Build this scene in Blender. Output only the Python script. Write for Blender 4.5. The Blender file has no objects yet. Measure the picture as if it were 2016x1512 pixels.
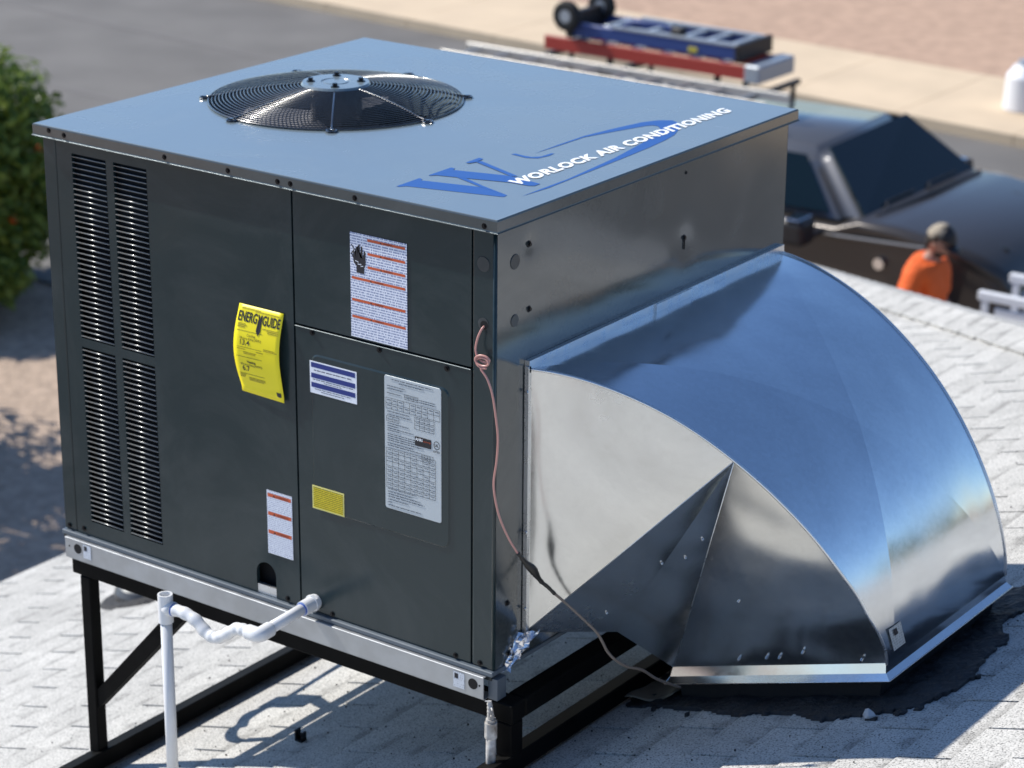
import bpy, bmesh, math, random
from mathutils import Vector, Matrix, noise
random.seed(4)
R = math.radians
S = bpy.context.scene
C = S.collection

# ------------------------------------------------------------------ camera
cd = bpy.data.cameras.new('camera'); cam = bpy.data.objects.new('camera', cd); C.objects.link(cam)
cam.location = (2.83299, -3.84882, 2.39459)
cam.rotation_euler = (1.22354, -0.00738, 0.62987)
cd.sensor_width = 36; cd.lens = 86.75; cd.clip_start = 0.05; cd.clip_end = 4000
cd.dof.use_dof = True; cd.dof.focus_distance = 4.9; cd.dof.aperture_fstop = 5.0
S.camera = cam
# ------------------------------------------------------------------ world and sun
SUN = Vector((-0.986, -0.17, 1.0)).normalized()
W = bpy.data.worlds.new('World'); S.world = W; W.use_nodes = True
nt = W.node_tree; nt.nodes.clear()
sky = nt.nodes.new('ShaderNodeTexSky'); sky.sky_type = 'NISHITA'; sky.sun_disc = False
sky.sun_elevation = math.asin(SUN.z); sky.sun_rotation = math.atan2(SUN.x, SUN.y) % (2*math.pi)
sky.altitude = 1200; sky.air_density = 1.0; sky.dust_density = 0.1; sky.ozone_density = 5.5
bgn = nt.nodes.new('ShaderNodeBackground'); bgn.inputs[1].default_value = 0.14
wo = nt.nodes.new('ShaderNodeOutputWorld')
nt.links.new(sky.outputs[0], bgn.inputs[0]); nt.links.new(bgn.outputs[0], wo.inputs[0])
sd = bpy.data.lights.new('sun', 'SUN'); sd.energy = 5.0; sd.angle = R(0.53); sd.color = (1, 0.95, 0.87)
sun = bpy.data.objects.new('sun', sd); C.objects.link(sun); sun.location = (-6, -2, 9)
sun.rotation_euler = (-SUN).to_track_quat('-Z', 'Y').to_euler()
S.view_settings.view_transform = 'Standard'; S.view_settings.look = 'None'
S.view_settings.exposure = 0.2; S.view_settings.gamma = 1.0; S.view_settings.use_curve_mapping = False

# ------------------------------------------------------------------ materials
def mat(name, col, rough=0.6, metal=0.0, spec=0.5, coat=0.0, var=0.0, vscale=8.0, bump=0.0, bscale=60.0,
        rvar=0.0, emit=None, col2=None, detail=4.0, bdist=0.002, coord='Object'):
    m = bpy.data.materials.new(name); m.use_nodes = True; n = m.node_tree.nodes; l = m.node_tree.links
    b = n['Principled BSDF']
    b.inputs['Base Color'].default_value = (*col, 1); b.inputs['Roughness'].default_value = rough
    b.inputs['Metallic'].default_value = metal; b.inputs['Specular IOR Level'].default_value = spec
    b.inputs['Coat Weight'].default_value = coat; b.inputs['Coat Roughness'].default_value = 0.08
    tc = n.new('ShaderNodeTexCoord')
    if coord == 'World':
        geo = n.new('ShaderNodeNewGeometry'); src = geo.outputs['Position']
    else: src = tc.outputs[coord]
    if var or rvar or col2:
        t = n.new('ShaderNodeTexNoise'); t.inputs['Scale'].default_value = vscale; t.inputs['Detail'].default_value = detail
        l.new(src, t.inputs['Vector'])
        if var or col2:
            c2 = col2 if col2 else tuple(min(1, c*(1+var)) for c in col); c1 = col if col2 else tuple(c*(1-var) for c in col)
            rp = n.new('ShaderNodeValToRGB'); rp.color_ramp.elements[0].position = .34; rp.color_ramp.elements[1].position = .66
            rp.color_ramp.elements[0].color = (*c1, 1); rp.color_ramp.elements[1].color = (*c2, 1)
            l.new(t.outputs['Fac'], rp.inputs[0]); l.new(rp.outputs[0], b.inputs['Base Color'])
        if rvar:
            mr = n.new('ShaderNodeMapRange'); mr.inputs[1].default_value = .3; mr.inputs[2].default_value = .7
            mr.inputs[3].default_value = max(0.02, rough-rvar); mr.inputs[4].default_value = rough+rvar
            l.new(t.outputs['Fac'], mr.inputs[0]); l.new(mr.outputs[0], b.inputs['Roughness'])
    if bump:
        t2 = n.new('ShaderNodeTexNoise'); t2.inputs['Scale'].default_value = bscale; t2.inputs['Detail'].default_value = 3
        bp = n.new('ShaderNodeBump'); bp.inputs['Strength'].default_value = bump; bp.inputs['Distance'].default_value = bdist
        l.new(src, t2.inputs['Vector']); l.new(t2.outputs['Fac'], bp.inputs['Height']); l.new(bp.outputs[0], b.inputs['Normal'])
    return m

def galvanised(name, rough, col=(.74, .77, .80), wob=.30, pat=.07):
    """sheet steel: slow waves in the sheet, faint crystal spangle, scuffs"""
    m = mat(name, col, rough, metal=1.0); n = m.node_tree.nodes; l = m.node_tree.links; b = n['Principled BSDF']
    g = n.new('ShaderNodeNewGeometry')
    v = n.new('ShaderNodeTexVoronoi'); v.inputs['Scale'].default_value = 95; l.new(g.outputs['Position'], v.inputs['Vector'])
    nz = n.new('ShaderNodeTexNoise'); nz.inputs['Scale'].default_value = 5; nz.inputs['Detail'].default_value = 6
    l.new(g.outputs['Position'], nz.inputs['Vector'])
    bw = n.new('ShaderNodeRGBToBW'); l.new(v.outputs['Color'], bw.inputs[0])
    mr = n.new('ShaderNodeMapRange'); mr.inputs[3].default_value = rough*.93; mr.inputs[4].default_value = rough*1.08
    l.new(bw.outputs[0], mr.inputs[0])
    m2 = n.new('ShaderNodeMapRange'); m2.inputs[1].default_value = .35; m2.inputs[2].default_value = .75; m2.inputs[3].default_value = -.02; m2.inputs[4].default_value = .07
    l.new(nz.outputs['Fac'], m2.inputs[0])
    ad = n.new('ShaderNodeMath'); l.new(mr.outputs[0], ad.inputs[0]); l.new(m2.outputs[0], ad.inputs[1]); l.new(ad.outputs[0], b.inputs['Roughness'])
    mx = n.new('ShaderNodeMix'); mx.data_type = 'RGBA'
    mx.inputs[6].default_value = tuple(c*.965 for c in col)+(1,); mx.inputs[7].default_value = tuple(min(1, c*1.025) for c in col)+(1,)
    l.new(bw.outputs[0], mx.inputs[0])
    pn = n.new('ShaderNodeTexNoise'); pn.inputs['Scale'].default_value = 2.2; pn.inputs['Detail'].default_value = 9; pn.inputs['Roughness'].default_value = .68; pn.inputs['Distortion'].default_value = .8
    l.new(g.outputs['Position'], pn.inputs['Vector'])
    pr_ = n.new('ShaderNodeMapRange'); pr_.inputs[1].default_value = .3; pr_.inputs[2].default_value = .7; pr_.inputs[3].default_value = 1-pat; pr_.inputs[4].default_value = 1.03; l.new(pn.outputs['Fac'], pr_.inputs[0])
    sc = n.new('ShaderNodeVectorMath'); sc.operation = 'SCALE'; l.new(mx.outputs[2], sc.inputs[0]); l.new(pr_.outputs[0], sc.inputs['Scale']); l.new(sc.outputs[0], b.inputs['Base Color'])
    w = n.new('ShaderNodeTexNoise'); w.inputs['Scale'].default_value = 4.5; w.inputs['Detail'].default_value = 1
    l.new(g.outputs['Position'], w.inputs['Vector'])
    bp = n.new('ShaderNodeBump'); bp.inputs['Strength'].default_value = wob; bp.inputs['Distance'].default_value = .02
    l.new(w.outputs['Fac'], bp.inputs['Height']); l.new(bp.outputs[0], b.inputs['Normal'])
    return m

def paint(name, col, rough, wob=.25, coat=.0, scuff=.05, wscale=4.0):
    """baked enamel on thin sheet: nearly flat, with slow dents and a few pale scuffs"""
    m = mat(name, col, rough, spec=.5, coat=coat); n = m.node_tree.nodes; l = m.node_tree.links; b = n['Principled BSDF']
    g = n.new('ShaderNodeNewGeometry')
    a = n.new('ShaderNodeTexNoise'); a.inputs['Scale'].default_value = 2.6; a.inputs['Detail'].default_value = 8; a.inputs['Roughness'].default_value = .65
    a.inputs['Distortion'].default_value = 1.2; l.new(g.outputs['Position'], a.inputs['Vector'])
    rp = n.new('ShaderNodeValToRGB'); rp.color_ramp.elements[0].position = .45; rp.color_ramp.elements[1].position = .78
    rp.color_ramp.elements[0].color = (*col, 1); rp.color_ramp.elements[1].color = (*[min(1, c+scuff) for c in col], 1)
    l.new(a.outputs['Fac'], rp.inputs[0]); l.new(rp.outputs[0], b.inputs['Base Color'])
    mr = n.new('ShaderNodeMapRange'); mr.inputs[1].default_value = .3; mr.inputs[2].default_value = .8; mr.inputs[3].default_value = rough*.85; mr.inputs[4].default_value = rough*1.4
    l.new(a.outputs['Fac'], mr.inputs[0]); l.new(mr.outputs[0], b.inputs['Roughness'])
    w = n.new('ShaderNodeTexNoise'); w.inputs['Scale'].default_value = wscale; w.inputs['Detail'].default_value = 1
    l.new(g.outputs['Position'], w.inputs['Vector'])
    p = n.new('ShaderNodeTexNoise'); p.inputs['Scale'].default_value = 700; l.new(g.outputs['Position'], p.inputs['Vector'])
    b1 = n.new('ShaderNodeBump'); b1.inputs['Strength'].default_value = .12; b1.inputs['Distance'].default_value = .0004; l.new(p.outputs['Fac'], b1.inputs['Height'])
    bp = n.new('ShaderNodeBump'); bp.inputs['Strength'].default_value = wob; bp.inputs['Distance'].default_value = .02
    l.new(w.outputs['Fac'], bp.inputs['Height']); l.new(b1.outputs[0], bp.inputs['Normal']); l.new(bp.outputs[0], b.inputs['Normal'])
    return m

def shingle_mat(name, base, plain_slope=False):
    m = mat(name, base, .92, spec=.25); n = m.node_tree.nodes; l = m.node_tree.links; b = n['Principled BSDF']
    g = n.new('ShaderNodeNewGeometry'); P = g.outputs['Position']
    gr = n.new('ShaderNodeTexNoise'); gr.inputs['Scale'].default_value = 240; gr.inputs['Detail'].default_value = 2; l.new(P, gr.inputs['Vector'])
    r1 = n.new('ShaderNodeValToRGB'); e = r1.color_ramp.elements
    e[0].position = .32; e[0].color = (*[c*.28 for c in base], 1); e[1].position = .47; e[1].color = (*[c*.93 for c in base], 1)
    x = e.new(.66); x.color = (*[min(1, c*1.12) for c in base], 1)
    l.new(gr.outputs['Fac'], r1.inputs[0])
    st = n.new('ShaderNodeTexNoise'); st.inputs['Scale'].default_value = 3.2; st.inputs['Detail'].default_value = 8; st.inputs['Roughness'].default_value = .7
    l.new(P, st.inputs['Vector'])
    mp = n.new('ShaderNodeMapRange'); mp.inputs[1].default_value = .35; mp.inputs[2].default_value = .65; mp.inputs[3].default_value = .86; mp.inputs[4].default_value = 1.05
    l.new(st.outputs['Fac'], mp.inputs[0])
    # each tab its own tint: hash of the course and tab it lies in
    sx = n.new('ShaderNodeSeparateXYZ'); l.new(P, sx.inputs[0])
    q1 = n.new('ShaderNodeMath'); q1.operation = 'MULTIPLY'; q1.inputs[1].default_value = 1/.1211; l.new(sx.outputs[0], q1.inputs[0])
    f1 = n.new('ShaderNodeMath'); f1.operation = 'FLOOR'
    q0 = n.new('ShaderNodeMath'); q0.inputs[1].default_value = 40*1.0+28.654; l.new(q1.outputs[0], q0.inputs[0]); l.new(q0.outputs[0], f1.inputs[0])
    q2 = n.new('ShaderNodeMath'); q2.operation = 'MULTIPLY'; q2.inputs[1].default_value = 1/.1525; l.new(sx.outputs[1], q2.inputs[0])
    f2 = n.new('ShaderNodeMath'); f2.operation = 'FLOOR'; l.new(q2.outputs[0], f2.inputs[0])
    cb = n.new('ShaderNodeCombineXYZ'); l.new(f1.outputs[0], cb.inputs[0]); l.new(f2.outputs[0], cb.inputs[1])
    wn = n.new('ShaderNodeTexWhiteNoise'); wn.noise_dimensions = '2D'; l.new(cb.outputs[0], wn.inputs['Vector'])
    mq = n.new('ShaderNodeMapRange'); mq.inputs[3].default_value = .92; mq.inputs[4].default_value = 1.05; l.new(wn.outputs['Value'], mq.inputs[0])
    # dirt gathers along the lower edge of every course
    fr = n.new('ShaderNodeMath'); fr.operation = 'FRACT'; l.new(q0.outputs[0], fr.inputs[0])
    if plain_slope: qq = n.new('ShaderNodeMath'); qq.operation = 'MULTIPLY'; qq.inputs[1].default_value = 1/.1211; l.new(sx.outputs[1], qq.inputs[0]); l.new(qq.outputs[0], fr.inputs[0])
    dn = n.new('ShaderNodeTexNoise'); dn.inputs['Scale'].default_value = 14; dn.inputs['Detail'].default_value = 5; l.new(P, dn.inputs['Vector'])
    da = n.new('ShaderNodeMath'); da.operation = 'MULTIPLY_ADD'; da.inputs[1].default_value = 1.6; da.inputs[2].default_value = -.8; l.new(dn.outputs['Fac'], da.inputs[0])
    ds = n.new('ShaderNodeMath'); ds.operation = 'ADD'; l.new(fr.outputs[0], ds.inputs[0]); l.new(da.outputs[0], ds.inputs[1])
    dm = n.new('ShaderNodeMapRange'); dm.inputs[1].default_value = .72; dm.inputs[2].default_value = 1.0; dm.inputs[3].default_value = 1.0; dm.inputs[4].default_value = .70; l.new(ds.outputs[0], dm.inputs[0])
    k1 = n.new('ShaderNodeMath'); k1.operation = 'MULTIPLY'; l.new(mp.outputs[0], k1.inputs[0]); l.new(mq.outputs[0], k1.inputs[1])
    k2 = n.new('ShaderNodeMath'); k2.operation = 'MULTIPLY'; l.new(k1.outputs[0], k2.inputs[0]); l.new(dm.outputs[0], k2.inputs[1])
    vm = n.new('ShaderNodeVectorMath'); vm.operation = 'SCALE'; l.new(r1.outputs[0], vm.inputs[0]); l.new(k2.outputs[0], vm.inputs['Scale'])
    l.new(vm.outputs[0], b.inputs['Base Color'])
    bp = n.new('ShaderNodeBump'); bp.inputs['Strength'].default_value = .15 if plain_slope else .5; bp.inputs['Distance'].default_value = .002
    l.new(gr.outputs['Fac'], bp.inputs['Height']); l.new(bp.outputs[0], b.inputs['Normal'])
    return m

def print_mat(name, paper, ink, rows, cols, dens=.5, amount=.55, rough=.45):
    """paper printed with rows of tiny unreadable type: UV in 0..1 over the label"""
    m = mat(name, paper, rough); n = m.node_tree.nodes; l = m.node_tree.links; b = n['Principled BSDF']
    tc = n.new('ShaderNodeTexCoord'); sx = n.new('ShaderNodeSeparateXYZ'); l.new(tc.outputs['UV'], sx.inputs[0])
    ym = n.new('ShaderNodeMath'); ym.operation = 'MULTIPLY'; ym.inputs[1].default_value = rows; l.new(sx.outputs[1], ym.inputs[0])
    fl = n.new('ShaderNodeMath'); fl.operation = 'FLOOR'; l.new(ym.outputs[0], fl.inputs[0])
    fr = n.new('ShaderNodeMath'); fr.operation = 'FRACT'; l.new(ym.outputs[0], fr.inputs[0])
    gt = n.new('ShaderNodeMath'); gt.operation = 'GREATER_THAN'; gt.inputs[1].default_value = .42; l.new(fr.outputs[0], gt.inputs[0])
    xm = n.new('ShaderNodeMath'); xm.operation = 'MULTIPLY'; xm.inputs[1].default_value = cols; l.new(sx.outputs[0], xm.inputs[0])
    cb = n.new('ShaderNodeCombineXYZ'); l.new(xm.outputs[0], cb.inputs[0]); l.new(fl.outputs[0], cb.inputs[1])
    nz = n.new('ShaderNodeTexNoise'); nz.inputs['Scale'].default_value = 1.0; nz.inputs['Detail'].default_value = 2; nz.noise_dimensions = '2D' if False else '3D'
    l.new(cb.outputs[0], nz.inputs['Vector'])
    g2 = n.new('ShaderNodeMath'); g2.operation = 'GREATER_THAN'; g2.inputs[1].default_value = 1-dens; l.new(nz.outputs['Fac'], g2.inputs[0])
    mu = n.new('ShaderNodeMath'); mu.operation = 'MULTIPLY'; l.new(gt.outputs[0], mu.inputs[0]); l.new(g2.outputs[0], mu.inputs[1])
    m3 = n.new('ShaderNodeMath'); m3.operation = 'MULTIPLY'; m3.inputs[1].default_value = amount; l.new(mu.outputs[0], m3.inputs[0])
    mx = n.new('ShaderNodeMix'); mx.data_type = 'RGBA'; mx.inputs[6].default_value = (*paper, 1); mx.inputs[7].default_value = (*ink, 1)
    l.new(m3.outputs[0], mx.inputs[0]); l.new(mx.outputs[2], b.inputs['Base Color'])
    return m

M = {}
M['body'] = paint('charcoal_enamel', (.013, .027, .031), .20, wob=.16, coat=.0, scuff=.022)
M['edge'] = mat('enamel_edge_glint', (.10, .12, .13), .38, metal=.75)  # cabinet enamel made paler and metallic: sun glints painted along rims and hems
M['side'] = paint('charcoal_enamel_side_lit', (.050, .060, .062), .12, wob=.30, coat=1.0, scuff=.03, wscale=2.6)  # same enamel, base raised to carry the brighter reflections on this face
M['top'] = paint('charcoal_enamel_top_lit', (.165, .212, .240), .24, wob=.06, coat=.5, scuff=.02)  # same enamel again, sun and sky brightness lightened into the base colour
M['louver'] = mat('louver_enamel_glint', (.20, .21, .215), .30, metal=.6, coat=.4)  # slats lighter than the cabinet enamel: bright lip highlights put into the colour
M['dark'] = mat('black_void', (.006, .006, .007), .9)
M['galv'] = galvanised('galvanised_sheet', .17)
M['galvc'] = galvanised('galvanised_cheek', .22, col=(.76, .77, .76), wob=.75, pat=.20)
M['galvedge'] = mat('galvanised_edge', (.74, .76, .78), .30, metal=.9, rvar=.1, vscale=40)
M['rail'] = mat('galvanised_rail', (.42, .44, .46), .42, metal=.65, var=.08, vscale=20, rvar=.08)
M['ledge'] = paint('base_pan_enamel', (.10, .125, .15), .35)
M['blackmetal'] = mat('black_painted_steel', (.004, .004, .004), .6, spec=.08, var=.4, vscale=10, bump=.15)
M['screw'] = mat('black_screw', (.015, .015, .017), .25, metal=.6)
M['zinc'] = mat('zinc_screw', (.6, .62, .65), .25, metal=1)
M['pvc'] = mat('white_pvc', (.74, .75, .76), .33, spec=.5, var=.03, vscale=9)
M['pvcglue'] = mat('blue_pvc_primer', (.08, .16, .5), .4)
M['white'] = mat('white_paper', (.80, .83, .90), .45)
M['yellow'] = mat('yellow_paper', (.90, .76, .008), .45)
M['blue'] = mat('blue_ink', (.012, .03, .20), .5)
M['orange'] = mat('orange_red_ink', (.58, .10, .03), .5)
M['black'] = mat('black_ink', (.012, .012, .018), .5)
M['fanblack'] = mat('black_wire', (.016, .016, .018), .22, spec=.9, coat=.6)
M['fanblade'] = mat('fan_blade_grey', (.26, .26, .28), .5, metal=.3)
M['logoblue'] = mat('logo_blue_print', (.018, .095, .34), .5)
M['logowhite'] = mat('logo_white_print', (.85, .87, .88), .5)
M['knock'] = paint('knockout_enamel', (.035, .042, .045), .3)
M['knockdark'] = mat('knockout_shade', (.02, .025, .026), .4)
M['mastic'] = mat('roof_cement', (.022, .022, .024), .75, var=.4, vscale=30, bump=.8, bscale=50, bdist=.012, rvar=.15)
M['curb'] = mat('curb_felt', (.012, .012, .013), .75, bump=.6, bscale=60, bdist=.004)
M['shingle'] = shingle_mat('white_granule_shingle', (.55, .54, .51))
M['under'] = mat('shingle_slot_shade', (.010, .010, .010), .95, spec=.1)
M['hipplane'] = shingle_mat('white_granule_hip', (.60, .595, .58), True)  # paler shingle with softer bump, for slopes without tabs
M['tan'] = mat('tan_felt_scrap', (.22, .18, .13), .85, var=.15, vscale=20)
M['copper'] = mat('pink_thermostat_wire', (.55, .27, .23), .35, spec=.6)
M['cable'] = mat('tan_cable', (.20, .16, .13), .5)
M['tape'] = mat('black_tape', (.012, .012, .012), .38, bump=.5, bscale=90)
M['foil'] = mat('foil_tape', (.85, .85, .87), .18, metal=1, bump=.8, bscale=60, bdist=.006)
M['oldpipe'] = mat('chipped_white_pipe', (.62, .61, .58), .5, col2=(.22, .19, .16), vscale=42, detail=6, bump=.3)
M['asphalt'] = mat('street_asphalt', (.150, .142, .132), .9, var=.12, vscale=.9, bump=.3, coord='World', detail=10)
M['walk'] = mat('concrete_sidewalk', (.62, .49, .34), .9, var=.06, vscale=1.5, coord='World')
M['gravel'] = mat('tan_gravel', (.42, .32, .245), .95, var=.18, vscale=12, bump=.8, bscale=25, coord='World', detail=8, bdist=.03)
M['earth'] = mat('pink_brown_gravel', (.46, .31, .22), .95, var=.12, vscale=5, bump=.6, bscale=25, coord='World', detail=9, bdist=.03)
M['wall'] = mat('stucco', (.42, .36, .28), .9, var=.06, bump=.3, bscale=90)
M['joint'] = mat('walk_joint', (.25, .2, .15), .9)
M['seal'] = mat('crack_sealant', (.155, .145, .135), .8)

# ------------------------------------------------------------------ helpers
def link(name, me, m=None, parent=None, loc=None, smooth=False):
    o = bpy.data.objects.new(name, me); C.objects.link(o)
    if m is not None and not me.materials: me.materials.append(m)
    if parent is not None: o.parent = parent; o.matrix_parent_inverse = parent.matrix_world.inverted() if False else Matrix.Translation(-parent.location)
    if loc is not None: o.location = loc
    if smooth:
        for p in me.polygons: p.use_smooth = True
    return o
def obj(name, bm, m, parent=None, smooth=False, auto=False):
    me = bpy.data.meshes.new(name); bmesh.ops.recalc_face_normals(bm, faces=bm.faces[:]) if auto else None
    bm.to_mesh(me); bm.free(); return link(name, me, m, parent, smooth=smooth)
def empty(name, loc, label, cat, group=None):
    o = bpy.data.objects.new(name, None); C.objects.link(o); o.location = loc; o.empty_display_size = .1
    o['label'] = label; o['category'] = cat
    if group: o['group'] = group
    return o
def tag(o, label, cat, group=None):
    o['label'] = label; o['category'] = cat
    if group: o['group'] = group
    return o
def struct(o): o['kind'] = 'structure'; return o
def box(bm, x0, x1, y0, y1, z0, z1, bev=0.0, seg=1):
    t = bmesh.new(); bmesh.ops.create_cube(t, size=1)
    for v in t.verts: v.co = Vector(((x0+x1)/2+v.co.x*(x1-x0), (y0+y1)/2+v.co.y*(y1-y0), (z0+z1)/2+v.co.z*(z1-z0)))
    if bev: bmesh.ops.bevel(t, geom=t.edges[:], offset=bev, segments=seg, profile=.5, affect='EDGES')
    merge(bm, t); return bm
def merge(bm, t, mtx=None):
    if mtx is not None: bmesh.ops.transform(t, matrix=mtx, verts=t.verts[:])
    me = bpy.data.meshes.new('tmp'); t.to_mesh(me); t.free(); bm.from_mesh(me); bpy.data.meshes.remove(me)
def bx(name, a, m, parent=None, bev=0.0, seg=1, mtx=None):
    bm = bmesh.new(); box(bm, *a, bev=bev, seg=seg)
    if mtx is not None: bmesh.ops.transform(bm, matrix=mtx, verts=bm.verts[:])
    return obj(name, bm, m, parent)
def cyl(bm, p0, p1, r0, r1=None, n=16, caps=True):
    p0, p1 = Vector(p0), Vector(p1); r1 = r0 if r1 is None else r1
    t = bmesh.new(); d = p1-p0
    bmesh.ops.create_cone(t, cap_ends=caps, segments=n, radius1=r0, radius2=r1, depth=d.length)
    merge(bm, t, Matrix.Translation((p0+p1)/2) @ d.to_track_quat('Z', 'Y').to_matrix().to_4x4()); return bm
def smooth_path(pts, sub=6):
    P = [Vector(p) for p in pts]; out = []
    for i in range(len(P)-1):
        a = P[max(i-1, 0)]; b = P[i]; c = P[i+1]; d = P[min(i+2, len(P)-1)]
        for k in range(sub):
            t = k/sub
            out.append(.5*((2*b)+(c-a)*t+(2*a-5*b+4*c-d)*t*t+(3*b-a-3*c+d)*t**3))
    out.append(P[-1]); return out
def sweep(bm, path, rad, n=8, prof=None, up=None, caps=True):
    """sweep a circle (or a profile of (side, up) pairs) along a path"""
    P = [Vector(p) for p in path]; rings = []; prev = None
    for i, p in enumerate(P):
        t = (P[min(i+1, len(P)-1)]-P[max(i-1, 0)]).normalized()
        if prev is None:
            u = Vector(up) if up else (Vector((0, 0, 1)) if abs(t.z) < .9 else Vector((1, 0, 0)))
        else: u = prev
        if up and prev is not None and not callable(up): u = Vector(up)
        s = t.cross(u).normalized(); u = s.cross(t).normalized(); prev = u
        r = rad(i/(len(P)-1)) if callable(rad) else rad
        pr = prof if prof else [(math.cos(2*math.pi*k/n)*r, math.sin(2*math.pi*k/n)*r) for k in range(n)]
        rings.append([bm.verts.new(p+s*a+u*b) for a, b in pr])
    for a, b in zip(rings, rings[1:]):
        for k in range(len(a)): bm.faces.new((a[k], a[(k+1) % len(a)], b[(k+1) % len(a)], b[k]))
    if caps: bm.faces.new(rings[0][::-1]); bm.faces.new(rings[-1])
    return bm
def tube(name, path, r, m, parent=None, n=10, sub=6, smooth=True):
    bm = bmesh.new(); sweep(bm, smooth_path(path, sub) if sub else path, r, n)
    return obj(name, bm, m, parent, smooth=smooth, auto=True)
def prism(name, pts, z0, z1, m, parent=None):
    bm = bmesh.new(); lo = [bm.verts.new((x, y, z0)) for x, y in pts]; hi = [bm.verts.new((x, y, z1)) for x, y in pts]
    bm.faces.new(hi); bm.faces.new(lo[::-1])
    for i in range(len(pts)): j = (i+1) % len(pts); bm.faces.new((lo[i], lo[j], hi[j], hi[i]))
    bmesh.ops.triangulate(bm, faces=[f for f in bm.faces if len(f.verts) > 4])
    return obj(name, bm, m, parent, auto=True)
def quad(name, pts, m, parent=None, uv=True, smooth=False):
    bm = bmesh.new(); vs = [bm.verts.new(p) for p in pts]; f = bm.faces.new(vs)
    if uv:
        l = bm.loops.layers.uv.new('UVMap')
        for lp, c in zip(f.loops, ((0, 0), (1, 0), (1, 1), (0, 1))): lp[l].uv = c
    return obj(name, bm, m, parent)
def text_mesh(name, body, size, m, parent, mtx, bold=0.0, sx=1.0, shear=0.0, depth=0.0003, spacing=1.0, align='LEFT'):
    cu = bpy.data.curves.new(name, 'FONT'); cu.body = body; cu.size = size; cu.offset = bold; cu.extrude = depth
    cu.shear = shear; cu.space_character = spacing; cu.align_x = align; cu.resolution_u = 3
    o = bpy.data.objects.new(name, cu); C.objects.link(o)
    dg = bpy.context.evaluated_depsgraph_get(); me = bpy.data.meshes.new_from_object(o.evaluated_get(dg))
    bpy.data.objects.remove(o); bpy.data.curves.remove(cu)
    me.transform(mtx @ Matrix.Diagonal((sx, 1, 1, 1))); me.materials.clear()
    return link(name, me, m, parent)

# ------------------------------------------------------------------ the place: roof plane z = Z0 + K x
K, Z0 = .315, -.26
def rz(x): return Z0+K*x
G = -4.2
XE, XR = -3.47, 3.3            # eave and ridge
ZR = rz(XR)
cosA = 1/math.sqrt(1+K*K)

# ground sheet, street, sidewalk, far yard
def sheet(name, pts, z, m): return struct(quad(name, [(x, y, z) for x, y in pts], m, uv=False))
sheet('ground', ((-900, -900), (900, -900), (900, 900), (-900, 900)), G-.02, M['gravel'])
def sl(y, x): return y-.095*(x+10)        # street edges lean a little
sheet('street', ((-400, sl(10.6, -30)), (300, sl(10.6, -2)), (300, sl(20.45, 12)), (-400, sl(20.45, -30))) if False else
      ((-80, sl(10.3, -80)), (60, sl(10.3, 60)), (60, sl(20.45, 60)), (-80, sl(20.45, -80))), G+.0, M['asphalt'])
sheet('far_yard', ((-80, sl(22.8, -80)), (60, sl(22.8, 60)), (60, sl(60, 60)), (-80, sl(60, -80))), G+.06, M['earth'])
bm = bmesh.new()
for k in range(92):                        # sidewalk slabs, 1.5 m each with a narrow joint
    x0 = -80+1.5*k; x1 = x0+1.49
    a = [(x0, sl(20.45, x0)), (x1, sl(20.45, x1)), (x1, sl(22.8, x1)), (x0, sl(22.8, x0))]
    lo = [bm.verts.new((x, y, G-.01)) for x, y in a]; hi = [bm.verts.new((x, y, G+.12)) for x, y in a]
    bm.faces.new(hi)
    for i in range(4): j = (i+1) % 4; bm.faces.new((lo[i], lo[j], hi[j], hi[i]))
struct(obj('sidewalk', bm, M['walk'], auto=True))
sheet('reflected_ground', ((-14, -30), (16, -30), (16, -6.6), (-14, -6.6)), G+.01, mat('grey_concrete', (.22, .21, .20), .9, var=.15, vscale=.6, coord='World'))  # unseen grey ground, added so the duct cheek mirrors something darker than roof
bm = bmesh.new()
for k in range(2):
    pts = []
    y0 = (17.9, 15.2)[k]
    for i in range(60): x = -60+i*1.6; pts.append((x, sl(y0, x)+.12*noise.noise(Vector((x*.3, k, 0))), G+.004))
    for a, b in zip(pts, pts[1:]):
        w = .06; vs = [bm.verts.new((a[0], a[1]-w, G+.004)), bm.verts.new((b[0], b[1]-w, G+.004)), bm.verts.new((b[0], b[1]+w, G+.004)), bm.verts.new((a[0], a[1]+w, G+.004))]
        bm.faces.new(vs)
struct(obj('crack_seal_line', bm, M['seal']))

# ---- the house we stand on
house = empty('house', (0, 0, G), 'single storey stucco house whose white shingled hip roof carries the unit', 'house')
bm = bmesh.new()
YB = -5.4; XF = 2*XR-XE; YH = 6.94
P = dict(a=(XE, YB, rz(XE)), b=(XE, YH, rz(XE)), c=(XR, YH-(XR-XE), ZR), d=(XR, YB, ZR), e=(XF, YH, rz(XE)), f=(XF, YB, rz(XE)))
V = {k: bm.verts.new(Vector(v)-Vector((0, 0, .006))) for k, v in P.items()}
bm.faces.new((V['a'], V['d'], V['c'], V['b'])); f2 = bm.faces.new((V['d'], V['f'], V['e'], V['c'])); b2 = bm.verts.new(V['b'].co-Vector((0, 0, .066))); e2 = bm.verts.new(V['e'].co-Vector((0, 0, .066))); f3 = bm.faces.new((b2, V['c'], e2))
me = bpy.data.meshes.new('roof'); bm.faces.ensure_lookup_table(); f2.material_index = 1; f3.material_index = 1
bm.to_mesh(me); bm.free(); me.materials.append(M['under']); me.materials.append(M['hipplane'])
roof = link('roof', me, None, house)
bm = bmesh.new()
box(bm, XE-.02, XE, YB, YH, rz(XE)-.18, rz(XE)-.012); box(bm, XE, XF, YH-.04, YH-.02, rz(XE)-.24, rz(XE)-.090)
obj('fascia', bm, M['wall'], house)
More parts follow.
